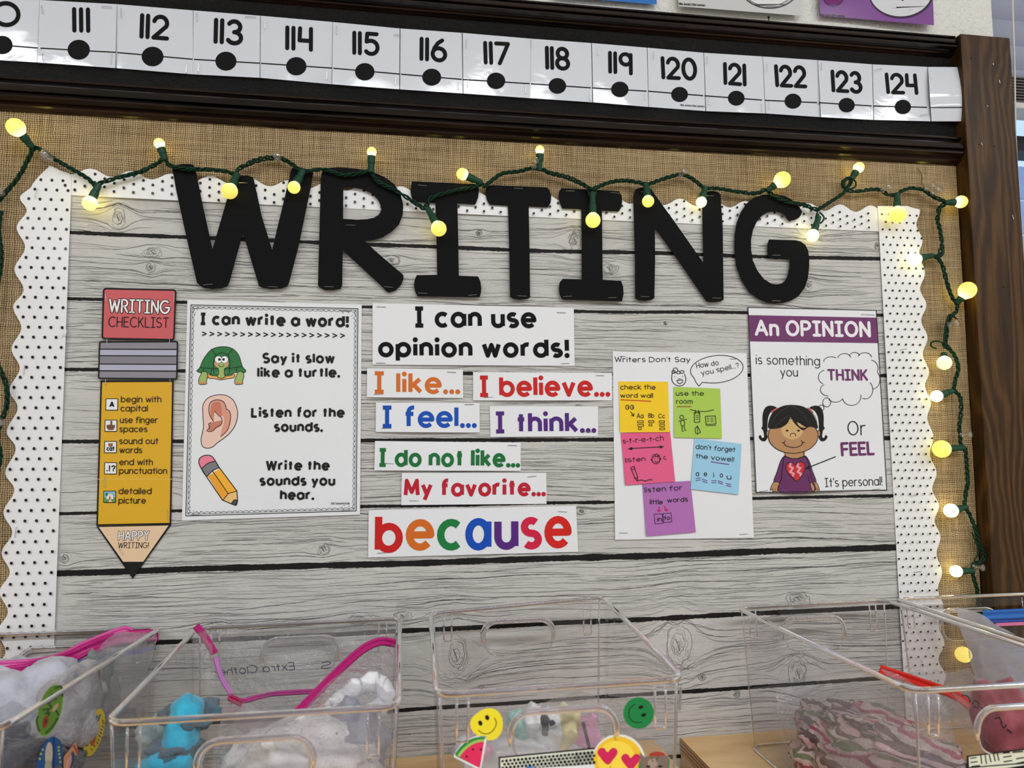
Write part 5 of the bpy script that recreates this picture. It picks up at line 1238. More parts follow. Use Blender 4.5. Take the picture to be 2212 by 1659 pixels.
B1 = bin_([(-.475, -.012, ZR), (-.264, -.012, ZR), (-.285, -.315, ZR), (-.492, -.315, ZR)], 'clear bin at the left edge with a magenta banded bag and oval stickers')
B2 = bin_([(-.222, -.022, ZR), (.006, -.016, ZR), (.004, -.320, ZR), (-.213, -.318, ZR)], 'second clear bin from the left, with the bag marked Extra Clothes')
B3 = bin_([W(930, 1325, .045), W(1302, 1290, .045), W(1477, 1466, .34), W(943, 1502, .34)], 'middle clear bin, nearly empty, with face stickers on its front')
B5 = bin_([(.424, -.036, ZR), (.632, -.032, ZR), (.625, -.360, ZR), (.422, -.357, ZR)], 'clear bin right of the middle, holding striped clothes and a red zip bag')
B4 = bin_([(.650, -.026, ZR), (.860, -.028, ZR), (.846, -.330, ZR), (.640, -.325, ZR)], 'clear bin at the right edge, behind the striped clothes bin')

# ---------------------------------------------------------------- what the bins hold
def net(name, rows, mat, parent=None, nu=48, nv=40, amp=.004, fr=40, seed=0, band=None):
    """a crumpled sheet through a net of control points (px, py, h)"""
    def sp_(pts, t):
        n = len(pts)-1; x = t*n; i = min(int(x), n-1); f = x-i
        p0, p1, p2, p3 = pts[max(0, i-1)], pts[i], pts[i+1], pts[min(n, i+2)]
        return tuple(.5*((2*b)+(-a+c)*f+(2*a-5*b+4*c-d)*f*f+(-a+3*b-3*c+d)*f**3) for a, b, c, d in zip(p0, p1, p2, p3))
    mb = MB()
    def fn(u, v):
        q = sp_([sp_(r, u) for r in rows], v); p = W(*q)
        w_ = noise.noise((p.x*fr+seed, p.y*fr, p.z*fr)); w2 = noise.noise((p.x*fr*2.3, p.z*fr*2.3+seed, p.y*fr)); w3 = abs(noise.noise((p.x*fr*.8+seed, p.z*fr*1.3, 4)))
        return p+Vector((w2*.5, w_, w_*.5+w2*.4))*amp-Vector((0, 1, 0))*amp*w3
    mb.grid(fn, nu, nv, mat); return mb.build(name, parent, smooth=True)
def ribbon3(name, pts, wpx, mat, parent, th=.0008):
    sm = smooth(pts, 8); mb = MB(); vs = []
    for i, p in enumerate(sm):
        a, b = sm[max(0, i-1)], sm[min(len(sm)-1, i+1)]; dx, dy = b[0]-a[0], b[1]-a[1]; l = hypot(dx, dy) or 1
        w_ = wpx*(p[3] if len(p) > 3 else 1)/2; nx, ny = -dy/l*w_, dx/l*w_
        for s_ in (-1, -.55, -.45, .45, .55, 1):
            q = W(p[0]+nx*s_, p[1]+ny*s_, p[2]+(.0012 if abs(s_) > .5 and abs(s_) < .6 else 0)); vs.append(q)
    k = 6; n = len(sm); fs = [(i*k+j, (i+1)*k+j, (i+1)*k+j+1, i*k+j+1) for i in range(n-1) for j in range(k-1)]
    mb.add(vs, fs, mat); return mb.build(name, parent, smooth=True, solid=th)
def blob(name, px, py, h, rx, ry, rz, mat, parent=None, amp=.25, fr=3, seed=0, rot=0, n=40, folds=0):
    c = W(px, py, h); mb = MB(); vs = []; M_ = n//2
    for j in range(M_+1):
        for i in range(n):
            th, ph = pi*j/M_, 2*pi*i/n; d = Vector((sin(th)*cos(ph), sin(th)*sin(ph), cos(th)))
            r = 1+amp*noise.noise(d*fr*.5+Vector((seed, 0, 0)))*1.6+amp*.5*noise.noise(d*fr*1.6+Vector((0, seed, 0)))-amp*.6*abs(noise.noise(d*fr*1.1+Vector((0, 0, seed))))+folds*sin(d.x*9+d.z*7+3*noise.noise(d*2))
            q = Vector((d.x*rx, d.y*ry, d.z*rz))*r; cr_, sr_ = cos(radians(rot)), sin(radians(rot))
            vs.append(c+Vector((q.x*cr_-q.z*sr_, q.y, q.x*sr_+q.z*cr_)))
    fs = [(j*n+i, j*n+(i+1) % n, (j+1)*n+(i+1) % n, (j+1)*n+i) for j in range(M_) for i in range(n)]
    mb.add(vs, fs, mat); return mb.build(name, parent, smooth=True)
def m_cloth(name, rgb, rgb2=None, sc=120, bumpy=.5, rough=.95):
    m, nt, b, out = newmat(name); v = coord(nt); n = noi(nt, v, sc, 4, .7)
    c = ramp(nt, n, [(.3, rgb2 or tuple(int(x*.82) for x in rgb)), (.65, rgb)]); nt.links.new(c, b.inputs['Base Color']); b.inputs['Roughness'].default_value = rough
    b.inputs['Sheen Weight'].default_value = .3; b.inputs['Specular IOR Level'].default_value = .15
    bump(nt, b, noi(nt, v, sc*5, 3, .6), bumpy, .002); return m
def m_stripes():
    m, nt, b, out = newmat('striped_knit'); v = coord(nt, (1, 1, 1))
    d = noi(nt, v, 14, 3, .5, .6); g = nt.nodes.new('ShaderNodeNewGeometry'); sp = nt.nodes.new('ShaderNodeSeparateXYZ'); nt.links.new(g.outputs['Position'], sp.inputs[0])
    f = mth(nt, 'FRACT', mth(nt, 'ADD', mth(nt, 'MULTIPLY', sp.outputs[2], 26.0), mth(nt, 'ADD', mth(nt, 'MULTIPLY', sp.outputs[0], 8.0), mth(nt, 'MULTIPLY', d, 1.7))))
    r = nt.nodes.new('ShaderNodeValToRGB'); r.color_ramp.interpolation = 'CONSTANT'; e = r.color_ramp.elements
    st = [(0, (200, 164, 166)), (.16, (92, 60, 64)), (.30, (198, 176, 168)), (.44, (166, 56, 84)), (.56, (200, 170, 170)), (.68, (108, 114, 82)), (.82, (204, 180, 176)), (.9, (92, 60, 64))]
    while len(e) < len(st): e.new(.5)
    for i, (p, c) in enumerate(st): e[i].position = p; e[i].color = (*[lin(x/255) for x in c], 1)
    nt.links.new(f, r.inputs[0]); nt.links.new(r.outputs[0], b.inputs['Base Color']); b.inputs['Roughness'].default_value = .9
    t = nn(nt, 'ShaderNodeTexWave', Scale=260.0, Distortion=2.0); nt.links.new(v, t.inputs['Vector']); bump(nt, b, t.outputs[1], .5, .001); return m
M_str = m_stripes()
M_film = m_clear('bag_film', (.97, .97, .98), .07, .15, (.92, .92, .95), 1.0, 55, 1.75); M_film2 = m_clear('hazy_bag_film', (.96, .96, .98), .09, .30, (.84, .84, .90), 1.0, 40, 1.7)
M_mag = flat((176, 26, 112), .3, .3); M_pinkb = flat((214, 84, 160), .35, .2); M_blue = flat((58, 78, 170), .35, .2); M_red = flat((226, 40, 28), .3, .3); M_bl2 = flat((30, 96, 176), .4, .2)
BV = dict(kind=None)
# left bin
t = thing('zip_bag', W(100, 1600, .17), 'hazy zip bag with a magenta and blue band in the leftmost bin', 'bag')
net('bag_film', [[(-60, 1440, .05), (60, 1425, .05), (150, 1400, .04), (260, 1362, .03), (340, 1370, .018)], [(-60, 1520, .14), (60, 1500, .15), (150, 1480, .10), (240, 1450, .06), (318, 1450, .03)], [(-60, 1700, .22), (40, 1700, .25), (130, 1640, .17), (210, 1600, .10), (300, 1560, .04)]], M_film2, t, amp=.007, fr=26, seed=1)
ribbon3('zipper_band', [(-60, 1458, .12), (60, 1446, .12), (140, 1424, .07), (200, 1398, .05), (262, 1378, .03), (342, 1372, .017)], 26, M_mag, t)
ribbon3('zipper_band', [(-60, 1438, .115), (60, 1432, .115), (130, 1418, .07), (190, 1390, .045), (262, 1362, .028), (285, 1365, .024)], 15, M_pinkb, t)
ribbon3('blue_line', [(-60, 1468, .125), (60, 1460, .125), (140, 1440, .075), (190, 1424, .055), (262, 1415, .033), (335, 1400, .018)], 5, M_blue, t)
M_fur = m_cloth('fluffy_grey', (176, 172, 176), (132, 128, 134), 60, 1.0); M_dk = m_cloth('dark_knit', (92, 90, 98), (60, 58, 64), 50, 1.0); M_gg = m_cloth('grey_green_fabric', (134, 140, 138), (100, 106, 106), 30)
tag(blob('folded_cloth', 148, 1532, .16, .028, .045, .036, M_fur, amp=.28, seed=3, folds=.03), 'fluffy light grey garment in the leftmost bin', 'clothing', 'clothes in the leftmost bin')
tag(blob('folded_cloth', 60, 1500, .12, .055, .05, .032, m_cloth('pale_grey', (188, 190, 202), None, 40), amp=.3, seed=5), 'pale grey garment under the magenta band', 'clothing', 'clothes in the leftmost bin')
tag(blob('folded_cloth', 20, 1650, .21, .05, .06, .028, M_dk, amp=.3, seed=9), 'dark knitted garment at the bottom of the leftmost bin', 'clothing', 'clothes in the leftmost bin')
tag(blob('folded_cloth', 212, 1500, .06, .020, .03, .042, M_gg, amp=.25, seed=12), 'grey green garment at the back right of the leftmost bin', 'clothing', 'clothes in the leftmost bin')
# second bin
t = thing('zip_bag', W(680, 1660, .2), 'open clear zip bag with magenta seal, marked Extra Clothes', 'bag')
net('bag_film', [[(428, 1360, .06), (560, 1364, .04), (700, 1360, .035), (856, 1352, .05)], [(486, 1470, .10), (580, 1475, .06), (700, 1465, .05), (846, 1450, .08)], [(520, 1620, .15), (600, 1630, .12), (700, 1620, .10), (832, 1600, .13)]], M_film, t, amp=.005, fr=30, seed=2)
net('bag_film', [[(490, 1505, .17), (560, 1532, .2), (640, 1540, .22), (750, 1440, .18), (856, 1392, .13)], [(470, 1590, .24), (560, 1600, .26), (650, 1600, .27), (750, 1560, .25), (846, 1530, .22)], [(450, 1720, .29), (560, 1720, .30), (650, 1720, .30), (750, 1720, .30), (842, 1720, .29)]], M_film, t, amp=.006, fr=32, seed=6)
net('bag_side', [[(426, 1358, .065), (434, 1358, .07), (442, 1362, .075)], [(420, 1410, .09), (450, 1420, .10), (478, 1440, .10)], [(440, 1470, .12), (480, 1485, .13), (505, 1500, .14)]], M_film, t, 24, 24, amp=.007, fr=60, seed=8)
ribbon3('zipper', [(642, 1538, .225), (680, 1500, .205), (730, 1450, .18), (780, 1405, .155), (820, 1386, .14), (854, 1390, .13)], 17, M_mag, t)
ribbon3('zipper', [(424, 1352, .066), (440, 1372, .075), (456, 1398, .085), (464, 1412, .09)], 15, M_mag, t)
ribbon3('zipper', [(466, 1420, .10), (474, 1450, .12), (484, 1474, .14), (500, 1500, .16)], 9, flat((190, 120, 190), .3, .3), t)
ribbon3('zipper', [(494, 1504, .17), (515, 1515, .175), (560, 1505, .16), (600, 1498, .13), (700, 1492, .10)], 9, flat((178, 70, 140), .3, .3), t)
ribbon3('zipper', [(496, 1506, .178), (508, 1512, .18), (524, 1520, .182)], 14, flat((160, 16, 80), .3, .3), t)
pr = Print(lambda x, y: .095, 0, .5)
class MP(Print):
    def P(s, p): return W(2*600-p[0]-15, p[1], s.h(0, 0)+s.e)
pr = MP(lambda x, y: .112, 0, .5)
pr.text('S.', 468, 500, 1444, 1448, 17, 1.7, (60, 62, 84), jit=.02); pr.text('Extra Clothe', 548, 712, 1447, 1460, 17, 1.8, (60, 62, 84), jit=.03, sp=.08); pr.done('handwriting', t)
M_wf = m_cloth('white_fleece', (240, 240, 244), (222, 222, 228), 70); M_cy = m_cloth('cyan_knit', (62, 178, 210), (44, 150, 186), 80); M_ck = m_cloth('grey_cyan_knit', (96, 92, 104), (50, 120, 140), 160, 1.0)
mb = MB(); pth = smooth([(690, 1560, .20), (725, 1525, .20), (765, 1490, .195), (803, 1474, .19), (829, 1484, .19), (832, 1512, .195), (806, 1540, .205), (770, 1556, .215), (740, 1580, .22)], 8)
P_ = [W(*q)+Vector((0, .006*noise.noise((i*.3, 0, 0)), .004*noise.noise((i*.35, 4, 0)))) for i, q in enumerate(pth)]
mb.tube(P_, [.0085+.0022*noise.noise((i*.22, 9, 0))+.001*sin(i*.9) for i in range(len(P_))], M_wf, 18)
tag(mb.build('folded_cloth', smooth=True), 'white fleece folded at the right of the bag marked Extra Clothes', 'clothing', 'clothes in the second bin')
tag(blob('folded_cloth', 640, 1640, .24, .060, .045, .030, m_cloth('cream_cloth', (232, 228, 226), (206, 198, 198), 50), amp=.32, seed=15), 'cream garment behind the handle of the second bin', 'clothing', 'clothes in the second bin')
tag(blob('folded_cloth', 690, 1610, .2, .026, .03, .030, m_cloth('pink_beige', (204, 160, 156), None, 40), amp=.3, seed=22), 'dusty pink garment behind the handle of the second bin', 'clothing', 'clothes in the second bin')
tag(blob('folded_cloth', 770, 1610, .22, .030, .03, .040, m_cloth('grey_stripe', (166, 166, 178), (112, 110, 126), 25), amp=.3, seed=27), 'grey garment at the right of the second bin', 'clothing', 'clothes in the second bin')
hat = thing('knitted_hat', W(390, 1640, .22), 'bright cyan hat with grey knitted bands in the second bin', 'hat')
blob('crown', 402, 1536, .22, .014, .02, .013, M_cy, hat, amp=.12, seed=1)
blob('knitted_band', 400, 1546, .215, .021, .026, .010, M_ck, hat, amp=.2, seed=2, rot=-12); blob('knitted_band', 440, 1540, .20, .015, .02, .011, M_ck, hat, amp=.2, seed=8, rot=14)
blob('crown', 392, 1585, .22, .016, .026, .024, M_cy, hat, amp=.12, seed=3); blob('knitted_band', 376, 1612, .225, .020, .028, .009, M_ck, hat, amp=.25, seed=4, rot=-8)
blob('brim', 368, 1650, .23, .024, .03, .018, M_cy, hat, amp=.15, seed=5)
tag(blob('folded_cloth', 338, 1584, .17, .015, .025, .016, m_cloth('pale_teal', (176, 200, 206), None, 60), amp=.2, seed=31), 'pale teal cloth in the left corner of the second bin', 'clothing', 'clothes in the second bin')
# middle bin
M_w3 = m_cloth('white_cotton', (228, 228, 230), (212, 206, 212), 30, .3)
tag(blob('folded_cloth', 1130, 1625, .26, .050, .04, .026, M_w3, amp=.3, seed=7), 'white cotton garment at the bottom of the middle bin', 'clothing', 'clothes in the middle bin')
tag(blob('folded_cloth', 1060, 1620, .25, .024, .04, .024, m_cloth('pink_cotton', (232, 160, 188), (238, 214, 222), 24), amp=.3, seed=17), 'pink and white garment behind the watermelon sticker', 'clothing', 'clothes in the middle bin')
for k, (x, y, rx, rz, c_, nm, s_) in enumerate([(1120, 1572, .010, .016, (168, 218, 208), 'mint', 1), (1156, 1572, .012, .020, (226, 224, 226), 'white', 2), (1182, 1562, .013, .012, (90, 84, 90), 'charcoal', 3), (1192, 1580, .014, .018, (224, 224, 228), 'pale grey', 4), (1222, 1572, .011, .020, (232, 220, 176), 'cream yellow', 5)]):
    tag(blob('folded_cloth', x, y, .262+.004*k, rx, .02, rz, m_cloth(nm+'_cotton', c_, None, 40, .3), amp=.2, seed=40+s_, rot=15-8*k), nm+' piece of folded cloth seen through the handle hole of the middle bin', 'clothing', 'clothes in the middle bin')
for k, (x, y) in enumerate([(1253, 1592), (1276, 1588)]):
    p = W(x, y, .25); mb = MB(); mb.box((-.0085+p.x, p.y-.006, p.z-.018), (.0085+p.x, p.y+.004, p.z+.018), flat((222, 160, 196), .5)); o = mb.build('packet', bevel=.002); o.rotation_euler = (0, radians(-14), 0)
    tag(o, ['small pink packet in the middle bin, left of two', 'small pink packet in the middle bin, right of two'][k], 'packet', 'pink packets in the middle bin')
t = thing('plastic_bag', W(1180, 1600, .2), 'clear bag lying over the white clothes in the middle bin', 'bag')
net('bag_film', [[(1000, 1560, .22), (1080, 1530, .22), (1180, 1512, .2), (1280, 1500, .2), (1380, 1545, .18)], [(1010, 1610, .29), (1080, 1590, .3), (1180, 1580, .3), (1280, 1580, .29), (1370, 1600, .27)], [(1020, 1690, .32), (1080, 1690, .32), (1180, 1690, .32), (1280, 1690, .32), (1360, 1690, .31)]], M_film, t, amp=.006, fr=34, seed=12)
# striped clothes bin
for k, (x, y, h_, rx, ry, rz, rot, sd, lb) in enumerate([(1800, 1625, .15, .042, .045, .028, -12, 1, 'striped pink, green and brown knitted garment, lower left of its heap'), (1885, 1562, .13, .056, .045, .020, -14, 2, 'striped knitted garment on top of the heap'),
      (1768, 1578, .09, .020, .035, .032, 20, 3, 'striped knitted sleeve sticking up at the left of the heap'), (1975, 1640, .22, .048, .05, .026, -8, 4, 'striped knitted garment, lower right of its heap')]):
    tag(blob('striped_garment', x, y, h_, rx, ry, rz, M_str, amp=.3, seed=50+sd, rot=rot, n=64, folds=.05, fr=4), lb, 'clothing', 'striped clothes in the bin right of the middle')
t = thing('zip_bag', W(1900, 1660, .25), 'clear zip bag around the striped clothes', 'bag')
net('bag_film', [[(1672, 1486, .055), (1760, 1484, .06), (1860, 1478, .08), (1960, 1500, .12), (2050, 1540, .18)], [(1680, 1560, .075), (1750, 1540, .13), (1850, 1530, .19), (1950, 1560, .22), (2060, 1590, .25)], [(1690, 1650, .09), (1780, 1680, .20), (1870, 1690, .25), (1970, 1690, .28), (2090, 1690, .29)]], M_film, t, amp=.005, fr=34, seed=20)
t = thing('zip_bag', W(2120, 1620, .25), 'zip bag with a bright red seal standing beside the striped clothes', 'bag')
net('bag_film', [[(1900, 1440, .10), (2000, 1475, .14), (2060, 1495, .18), (2130, 1550, .23), (2230, 1640, .28)], [(2000, 1560, .16), (2060, 1560, .2), (2120, 1600, .24), (2180, 1640, .27), (2240, 1680, .30)]], M_film2, t, 40, 20, amp=.004, fr=30, seed=25)
ribbon3('red_seal', [(1900, 1446, .10), (1950, 1462, .12), (2010, 1482, .15), (2060, 1500, .18), (2095, 1525, .20), (2140, 1565, .235), (2215, 1636, .28)], 19, M_red, t)
pr = Print(lambda x, y: .285, 0, .5)
for a in ([(2078, 1502), (2090, 1504), (2096, 1516)], [(2100, 1520), (2106, 1514), (2114, 1520), (2112, 1530), (2104, 1526)], [(2118, 1528), (2128, 1536)], [(2150, 1552), (2158, 1550), (2164, 1560)], [(2162, 1562), (2168, 1572), (2174, 1566)], [(2176, 1576), (2186, 1584), (2190, 1592)]): pr.line(smooth(a, 4), 3, (46, 34, 50))
pr.done('handwriting', t)
tag(blob('folded_cloth', 2170, 1560, .26, .026, .035, .04, m_cloth('dusty_red', (160, 88, 96), (140, 72, 82), 40), amp=.2, seed=61), 'dusty red garment behind the red sealed bag', 'clothing')
# right bin
t = thing('plastic_bag', W(2150, 1440, .1), 'milky plastic bag with a blue top edge in the rightmost bin', 'bag')
net('bag_film', [[(2066, 1310, .045), (2110, 1325, .05), (2160, 1355, .06), (2230, 1395, .07)], [(2085, 1390, .08), (2120, 1400, .10), (2170, 1410, .11), (2235, 1430, .12)], [(2110, 1485, .13), (2140, 1500, .15), (2180, 1510, .17), (2240, 1520, .18)]], m_clear('milky_bag_film', (.8, .8, .84), .14, .62, (.66, .66, .74), .5, 20, 1.4), t, 30, 30, amp=.004, fr=24, seed=30)
ribbon3('blue_edge', [(2122, 1330, .04), (2160, 1328, .04), (2200, 1326, .04), (2260, 1322, .04)], 22, M_bl2, t); ribbon3('pink_line', [(2150, 1350, .045), (2190, 1348, .045), (2260, 1346, .045)], 6, flat((206, 120, 160), .4), t)
ribbon3('blue_line', [(2140, 1343, .043), (2190, 1341, .043), (2260, 1338, .043)], 4, M_blue, t)
tag(net('plastic_bag', [[(1955, 1452, .04), (2000, 1447, .045), (2050, 1445, .06), (2090, 1440, .07)], [(1965, 1480, .045), (2010, 1480, .06), (2060, 1485, .08), (2110, 1480, .09)], [(1975, 1560, .05), (2010, 1560, .06), (2060, 1560, .08), (2110, 1560, .10)]], M_film2, None, 24, 24, amp=.006, fr=40, seed=33), 'crumpled clear bag low in the rightmost bin', 'bag')

def heap(cx, cy, rx, ry, z0, z1, mat, seed, lab, grp):
    c = Vector((cx, cy, (z0+z1)/2)); mb = MB(); vs = []; n, M_ = 44, 22
    for j in range(M_+1):
        for i in range(n):
            th, ph = pi*j/M_, 2*pi*i/n; d = Vector((sin(th)*cos(ph), sin(th)*sin(ph), cos(th)))
            r = 1+.12*noise.noise(d*2.3+Vector((seed, 0, 0)))-.10*abs(noise.noise(d*4+Vector((0, seed, 0))))
            sq = lambda a: (abs(a)**.62)*(1 if a > 0 else -1)
            vs.append(c+Vector((sq(d.x)*rx*r, sq(d.y)*ry*r, sq(d.z)*(z1-z0)/2*min(1, r))))
    mb.add(vs, [(j*n+i, j*n+(i+1) % n, (j+1)*n+(i+1) % n, (j+1)*n+i) for j in range(M_) for i in range(n)], mat)
    tag(mb.build('folded_cloth', smooth=True), lab, 'clothing', grp)
heap(-.375, -.18, .068, .10, ZS+.004, 1.045, M_dk, 3, 'dark folded garment lying flat under everything in the leftmost bin', 'clothes in the leftmost bin')
heap(-.09, -.20, .075, .095, ZS+.004, 1.04, m_cloth('mauve_grey', (170, 158, 162), None, 40), 5, 'mauve grey garment lying flat under everything in the second bin', 'clothes in the second bin')
heap(.14, -.25, .072, .06, ZS+.004, 1.05, M_w3, 8, 'white garment lying flat under everything in the middle bin', 'clothes in the middle bin')
heap(.51, -.23, .075, .09, ZS+.004, 1.03, M_str, 11, 'striped garment lying flat at the bottom of its bin', 'striped clothes in the bin right of the middle')

# ---------------------------------------------------------------- stickers and labels on the bins
def front_h(c, zb_=ZS):
    zr_ = (c[2].z+c[3].z)/2
    def f(x, y):
        d = ray(x, y); yp = -.5
        h = -(c[2].y+c[3].y)/2
        for _ in range(3):
            p = W(x, y, h); u = max(0, min(1, (p.x-c[3].x)/(c[2].x-c[3].x))); yy = c[3].y+(c[2].y-c[3].y)*u; h = -yy-.0098*(zr_-p.z)/(zr_-ZS)+.0006
        return h
    return f
def sticker(par, hfn, label, fn, name='sticker'):
    global pr
    pr = Print(hfn, .4, .35); fn(); return pr.done(name, par, label)
z = Z(900, 1280, 3.687); f3 = front_h(B3[1])
def s1():
    pr.poly(z(smooth([(426, 1055), (440, 1000), (490, 955), (545, 926), (610, 925), (660, 960), (684, 1020), (682, 1090), (650, 1150), (600, 1175), (545, 1170), (490, 1140), (450, 1110)], 4, True)), (238, 218, 40))
    for x, y in ((507, 1040), (562, 996)): pr.poly(z(ellp(x, y, 17, 22, 14, -20)), INK)
    pr.line(z(smooth([(492, 1098), (530, 1122), (575, 1122), (615, 1090), (635, 1040), (620, 1000)], 5)), 1.9, INK)
sticker(B3[0], f3, 'yellow smiley sticker', s1)
def s2():
    pr.poly(z(ellp(1768, 960, 122, 126, 36)), (14, 124, 62))
    for x, y in ((1786, 913), (1808, 975)): pr.poly(z(ellp(x, y, 22, 14, 14, -20)), INK)
    pr.line(z(smooth([(1740, 890), (1700, 920), (1690, 980), (1715, 1020), (1755, 1036), (1795, 1030)], 5)), 1.9, INK)
sticker(B3[0], f3, 'green smiley sticker', s2)
def s3():
    pr.poly(z(smooth([(300, 1290), (345, 1220), (420, 1165), (490, 1140), (552, 1142)], 4)+[(560, 1160), (512, 1405), (480, 1405), (296, 1310)]), (232, 232, 232))
    pr.poly(z(smooth([(305, 1285), (350, 1225), (420, 1172), (490, 1150), (545, 1152)], 4)+[(540, 1170), (505, 1395), (490, 1393), (312, 1305)]), (40, 130, 62))
    pr.poly(z(smooth([(322, 1300), (365, 1245), (430, 1195), (490, 1172), (541, 1170)], 4)+[(505, 1395), (490, 1393)]), (150, 196, 90))
    pr.poly(z(smooth([(340, 1310), (380, 1260), (440, 1212), (495, 1192), (537, 1188)], 4)+[(505, 1395), (490, 1393)]), (222, 40, 92))
    for x, y in ((448, 1250), (512, 1250), (398, 1306)): pr.ell(*z([(x, y)])[0], 2.4, 2.6, INK, 10)
sticker(B3[0], f3, 'watermelon slice sticker', s3)
def s5():
    pr.poly(z([(652, 1308), (1440, 1232), (1440, 1420), (655, 1450)]), INK); pr.poly(z([(666, 1320), (1432, 1246), (1432, 1370), (668, 1420)]), (222, 224, 208))
    r = random.Random(4)
    for i in range(24):
        for j in range(4):
            x = 685+i*31+(j % 2)*15; y = 1345+j*27-(x-660)*.096
            if x < 1425 and y < 1400: pr.poly(z(ellp(x, y, 12, 10+r.random()*4, 10, r.uniform(-40, 10))), INK)
    pr.poly(z(ellp(905, 1412, 45, 28, 20)), (40, 120, 190)); pr.poly(z([(700, 1412), (1420, 1368), (1420, 1450), (700, 1450)]), (222, 224, 226))
sticker(B3[0], lambda x, y: f3(x, y)+.0002, 'name label with a black dotted band', s5, 'name_label')
def s4():
    pr.poly(z(ellp(1608, 1350, 214, 222, 40)), (228, 226, 222)); pr.poly(z(ellp(1605, 1352, 200, 206, 40)), (238, 192, 40)); pr.poly(z(ellp(1590, 1330, 150, 150, 30)), (244, 212, 70))
    for x, y, s_ in ((1520, 1300, 1.0), (1705, 1345, .95)):
        pr.poly(z(smooth([(x, y+72*s_), (x-62*s_, y+10*s_), (x-80*s_, y-30*s_), (x-60*s_, y-60*s_), (x-25*s_, y-60*s_), (x, y-30*s_), (x+35*s_, y-62*s_), (x+70*s_, y-55*s_), (x+80*s_, y-20*s_), (x+50*s_, y+25*s_)], 4, True)), (206, 30, 84))
    pr.line(z([(1540, 1385), (1550, 1400)]), 1.5, (120, 60, 20))
sticker(B3[0], lambda x, y: f3(x, y)+.0005, 'yellow face sticker with heart eyes', s4)
def s6():
    pr.poly(z([(1765, 1400), (1775, 1340), (1800, 1350), (1860, 1300), (1940, 1300), (1985, 1340), (2015, 1320), (2012, 1420), (1770, 1420)]), (60, 120, 84)); pr.poly(z(ellp(1915, 1300, 68, 34, 20)), (164, 56, 40))
    pr.poly(z([(1778, 1272), (1815, 1310), (1870, 1302), (1950, 1302), (2005, 1300), (2000, 1420), (1790, 1420)]), (120, 104, 94)); pr.poly(z(ellp(1880, 1360, 40, 40, 14)), (160, 140, 126))
    for x in (1845, 1940): pr.poly(z(ellp(x, 1385, 18, 8, 12)), INK)
    pr.line(z([(1870, 1310), (1880, 1350)]), 1.4, (50, 40, 36)); pr.line(z([(1920, 1310), (1908, 1350)]), 1.4, (50, 40, 36))
sticker(B3[0], lambda x, y: f3(x, y)+.0009, 'tabby cat sticker', s6)
f5 = front_h(B5[1]); z = Z(1640, 1480, 3.867)
def s7():
    pr.poly(z([(1732, 590), (2300, 518), (2300, 760), (1738, 760)]), (20, 20, 24)); pr.poly(z([(1750, 600), (2300, 532), (2300, 655), (1756, 740)]), (214, 216, 196))
    for a in ([(1765, 612), (1812, 606)], [(1768, 646), (1820, 640)], [(1775, 680), (1840, 672)], [(1852, 592), (1858, 655)], [(1888, 588), (1898, 655)], [(1922, 582), (1936, 640)], [(1958, 578), (1972, 632)], [(1990, 574), (2002, 628)], [(2042, 602), (2106, 592)], [(2045, 640), (2110, 630)], [(2120, 560), (2200, 552)], [(2150, 615), (2215, 605)], [(2150, 655), (2215, 640)], [(2040, 568), (2090, 562)]): pr.line(z(a), 2.6, INK)
    pr.line(z([(1745, 690), (2300, 645)]), 2.6, INK)
sticker(B5[0], f5, 'pale label with black dash pattern', s7, 'name_label')
class SideP(Print):
    def __init__(s, cc, *a): super().__init__(*a); s.cc = cc
    def P(s, p):
        b, f = s.cc[1], s.cc[2]; nrm = Vector((-(f.y-b.y), f.x-b.x, 0)).normalized()       # outward, to the right
        d = ray(*p); o0 = b+nrm*(.0008+s.e); nn2 = nrm-Vector((0, 0, .055))
        return C0+d*((o0-C0).dot(nn2)/d.dot(nn2))
z = Z(0, 1440, 7.577)
def side(par, cc, label, fn):
    global pr
    pr = SideP(cc, lambda x, y: 0, .3, .4); fn(); pr.done('sticker', par, label)
def g1():
    pr.poly(z(ellp(815, 715, 190, 440, 36, 16)), (150, 190, 90)); pr.poly(z(ellp(815, 715, 178, 425, 36, 16)), (104, 150, 44))
    pr.line(z(smooth([(620, 820), (600, 900), (640, 1050)], 5)), 5, (60, 100, 30)); pr.line(z(smooth([(760, 1080), (860, 980), (940, 850)], 5)), 5, (60, 100, 30)); pr.line(z(smooth([(910, 350), (1000, 330), (1020, 480)], 5)), 5, (60, 90, 40))
    pr.poly(z(ellp(835, 520, 36, 88, 16, 22)), (72, 72, 80)); pr.poly(z(ellp(905, 670, 30, 80, 14, 34)), (206, 170, 140)); pr.poly(z(ellp(745, 905, 48, 105, 16, 14)), (160, 56, 26)); pr.poly(z(ellp(748, 900, 18, 40, 12, 14)), (90, 20, 16))
    for a in ([(790, 600), (840, 660), (780, 720), (800, 800)], [(700, 710), (780, 690)], [(740, 770), (820, 760)], [(840, 560), (930, 520)], [(920, 720), (960, 790)]): pr.line(z(a), 3.4, (40, 84, 36))
side(B1[0], B1[1], 'oval green sticker with a monkey', g1)
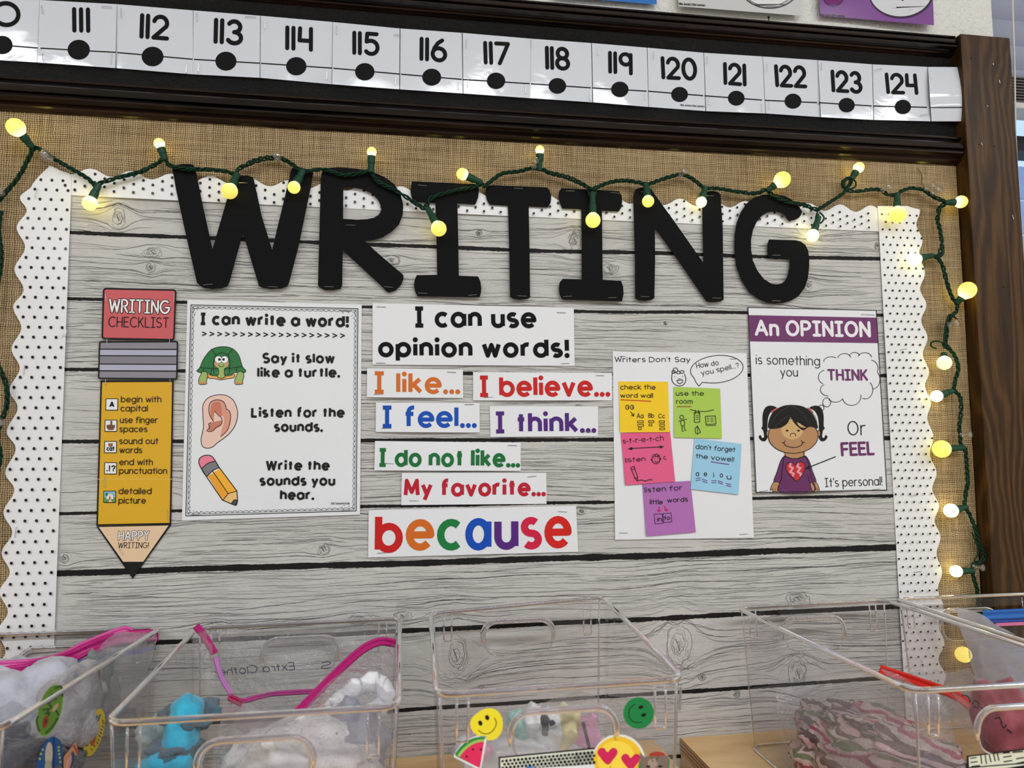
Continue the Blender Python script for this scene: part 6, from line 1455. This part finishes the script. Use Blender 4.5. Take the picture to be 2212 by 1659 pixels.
def g2():
    pr.poly(z(ellp(1540, 1080, 145, 405, 36, 16)), (226, 200, 40)); pr.line(z([(1640, 790), (1540, 1040)]), 3.4, (30, 90, 150)); pr.poly(z([(1500, 890), (1560, 960), (1530, 1050)]), (30, 90, 160)); pr.poly(z([(1570, 800), (1610, 800), (1580, 880)]), (30, 90, 160))
    pr.poly(z(ellp(1525, 1190, 45, 112, 16, 12)), (196, 90, 30)); pr.poly(z(ellp(1440, 1220, 28, 88, 14, 12)), (70, 50, 100)); pr.poly(z(ellp(1462, 1040, 18, 70, 12, 12)), (200, 90, 90))
    for x, y in ((1682, 885), (1690, 930), (1680, 980), (1664, 1030), (1652, 1085), (1632, 1140), (1610, 1200), (1590, 1250), (1550, 1300), (1500, 1360)): pr.line(z([(x-10, y-12), (x+12, y+10)]), 2, (80, 70, 30))
    pr.poly(z([(1362, 1370), (1400, 1460), (1440, 1450), (1420, 1360)]), (96, 120, 30))
side(B1[0], B1[1], 'oval yellow sticker with a blue bird', g2)
def g3():
    pr.poly(z(ellp(810, 1600, 205, 460, 36, 10)), (0, 92, 160)); pr.poly(z(ellp(800, 1440, 62, 205, 20, 3)), (214, 204, 188)); pr.poly(z(ellp(790, 1640, 58, 120, 16, 3)), (196, 186, 166))
    for x, y in ((960, 1320), (962, 1375), (968, 1432), (978, 1490), (985, 1560), (965, 1640), (700, 1360), (672, 1430), (650, 1510)): pr.poly(z(ellp(x, y, 20, 20, 8)), (206, 204, 90))
    pr.line(z([(885, 1180), (880, 1660)]), 3, (20, 40, 110))
side(B1[0], B1[1], 'oval blue sticker with a white shape', g3)
def g4():
    pr.poly(z([(1240, 1222), (1300, 1480), (1250, 1700), (1040, 1700), (1040, 1480)]), (222, 160, 130)); pr.line(z(smooth([(1210, 1300), (1262, 1400), (1270, 1500), (1220, 1690)], 5)), 5, (204, 84, 40)); pr.line(z(smooth([(1190, 1400), (1225, 1500), (1190, 1690)], 5)), 4, (60, 130, 70)); pr.line(z(smooth([(1180, 1420), (1195, 1520), (1150, 1690)], 5)), 4, (60, 50, 130)); pr.line(z(smooth([(1150, 1480), (1110, 1580), (1090, 1690)], 5)), 4, (230, 190, 180))
side(B1[0], B1[1], 'pointed peach sticker with a rainbow', g4)
def g5():
    zz = Z(900, 1280, 3.687); pr.poly(zz([(2094, 760), (2112, 735), (2110, 900), (2100, 950), (2082, 925)]), (226, 226, 220)); pr.poly(zz([(2096, 775), (2110, 752), (2107, 870), (2088, 880)]), (226, 178, 60)); pr.poly(zz([(2088, 880), (2106, 872), (2102, 930), (2086, 915)]), (90, 110, 60))
side(B3[0], B3[1], 'small yellow sticker on the right side', g5)
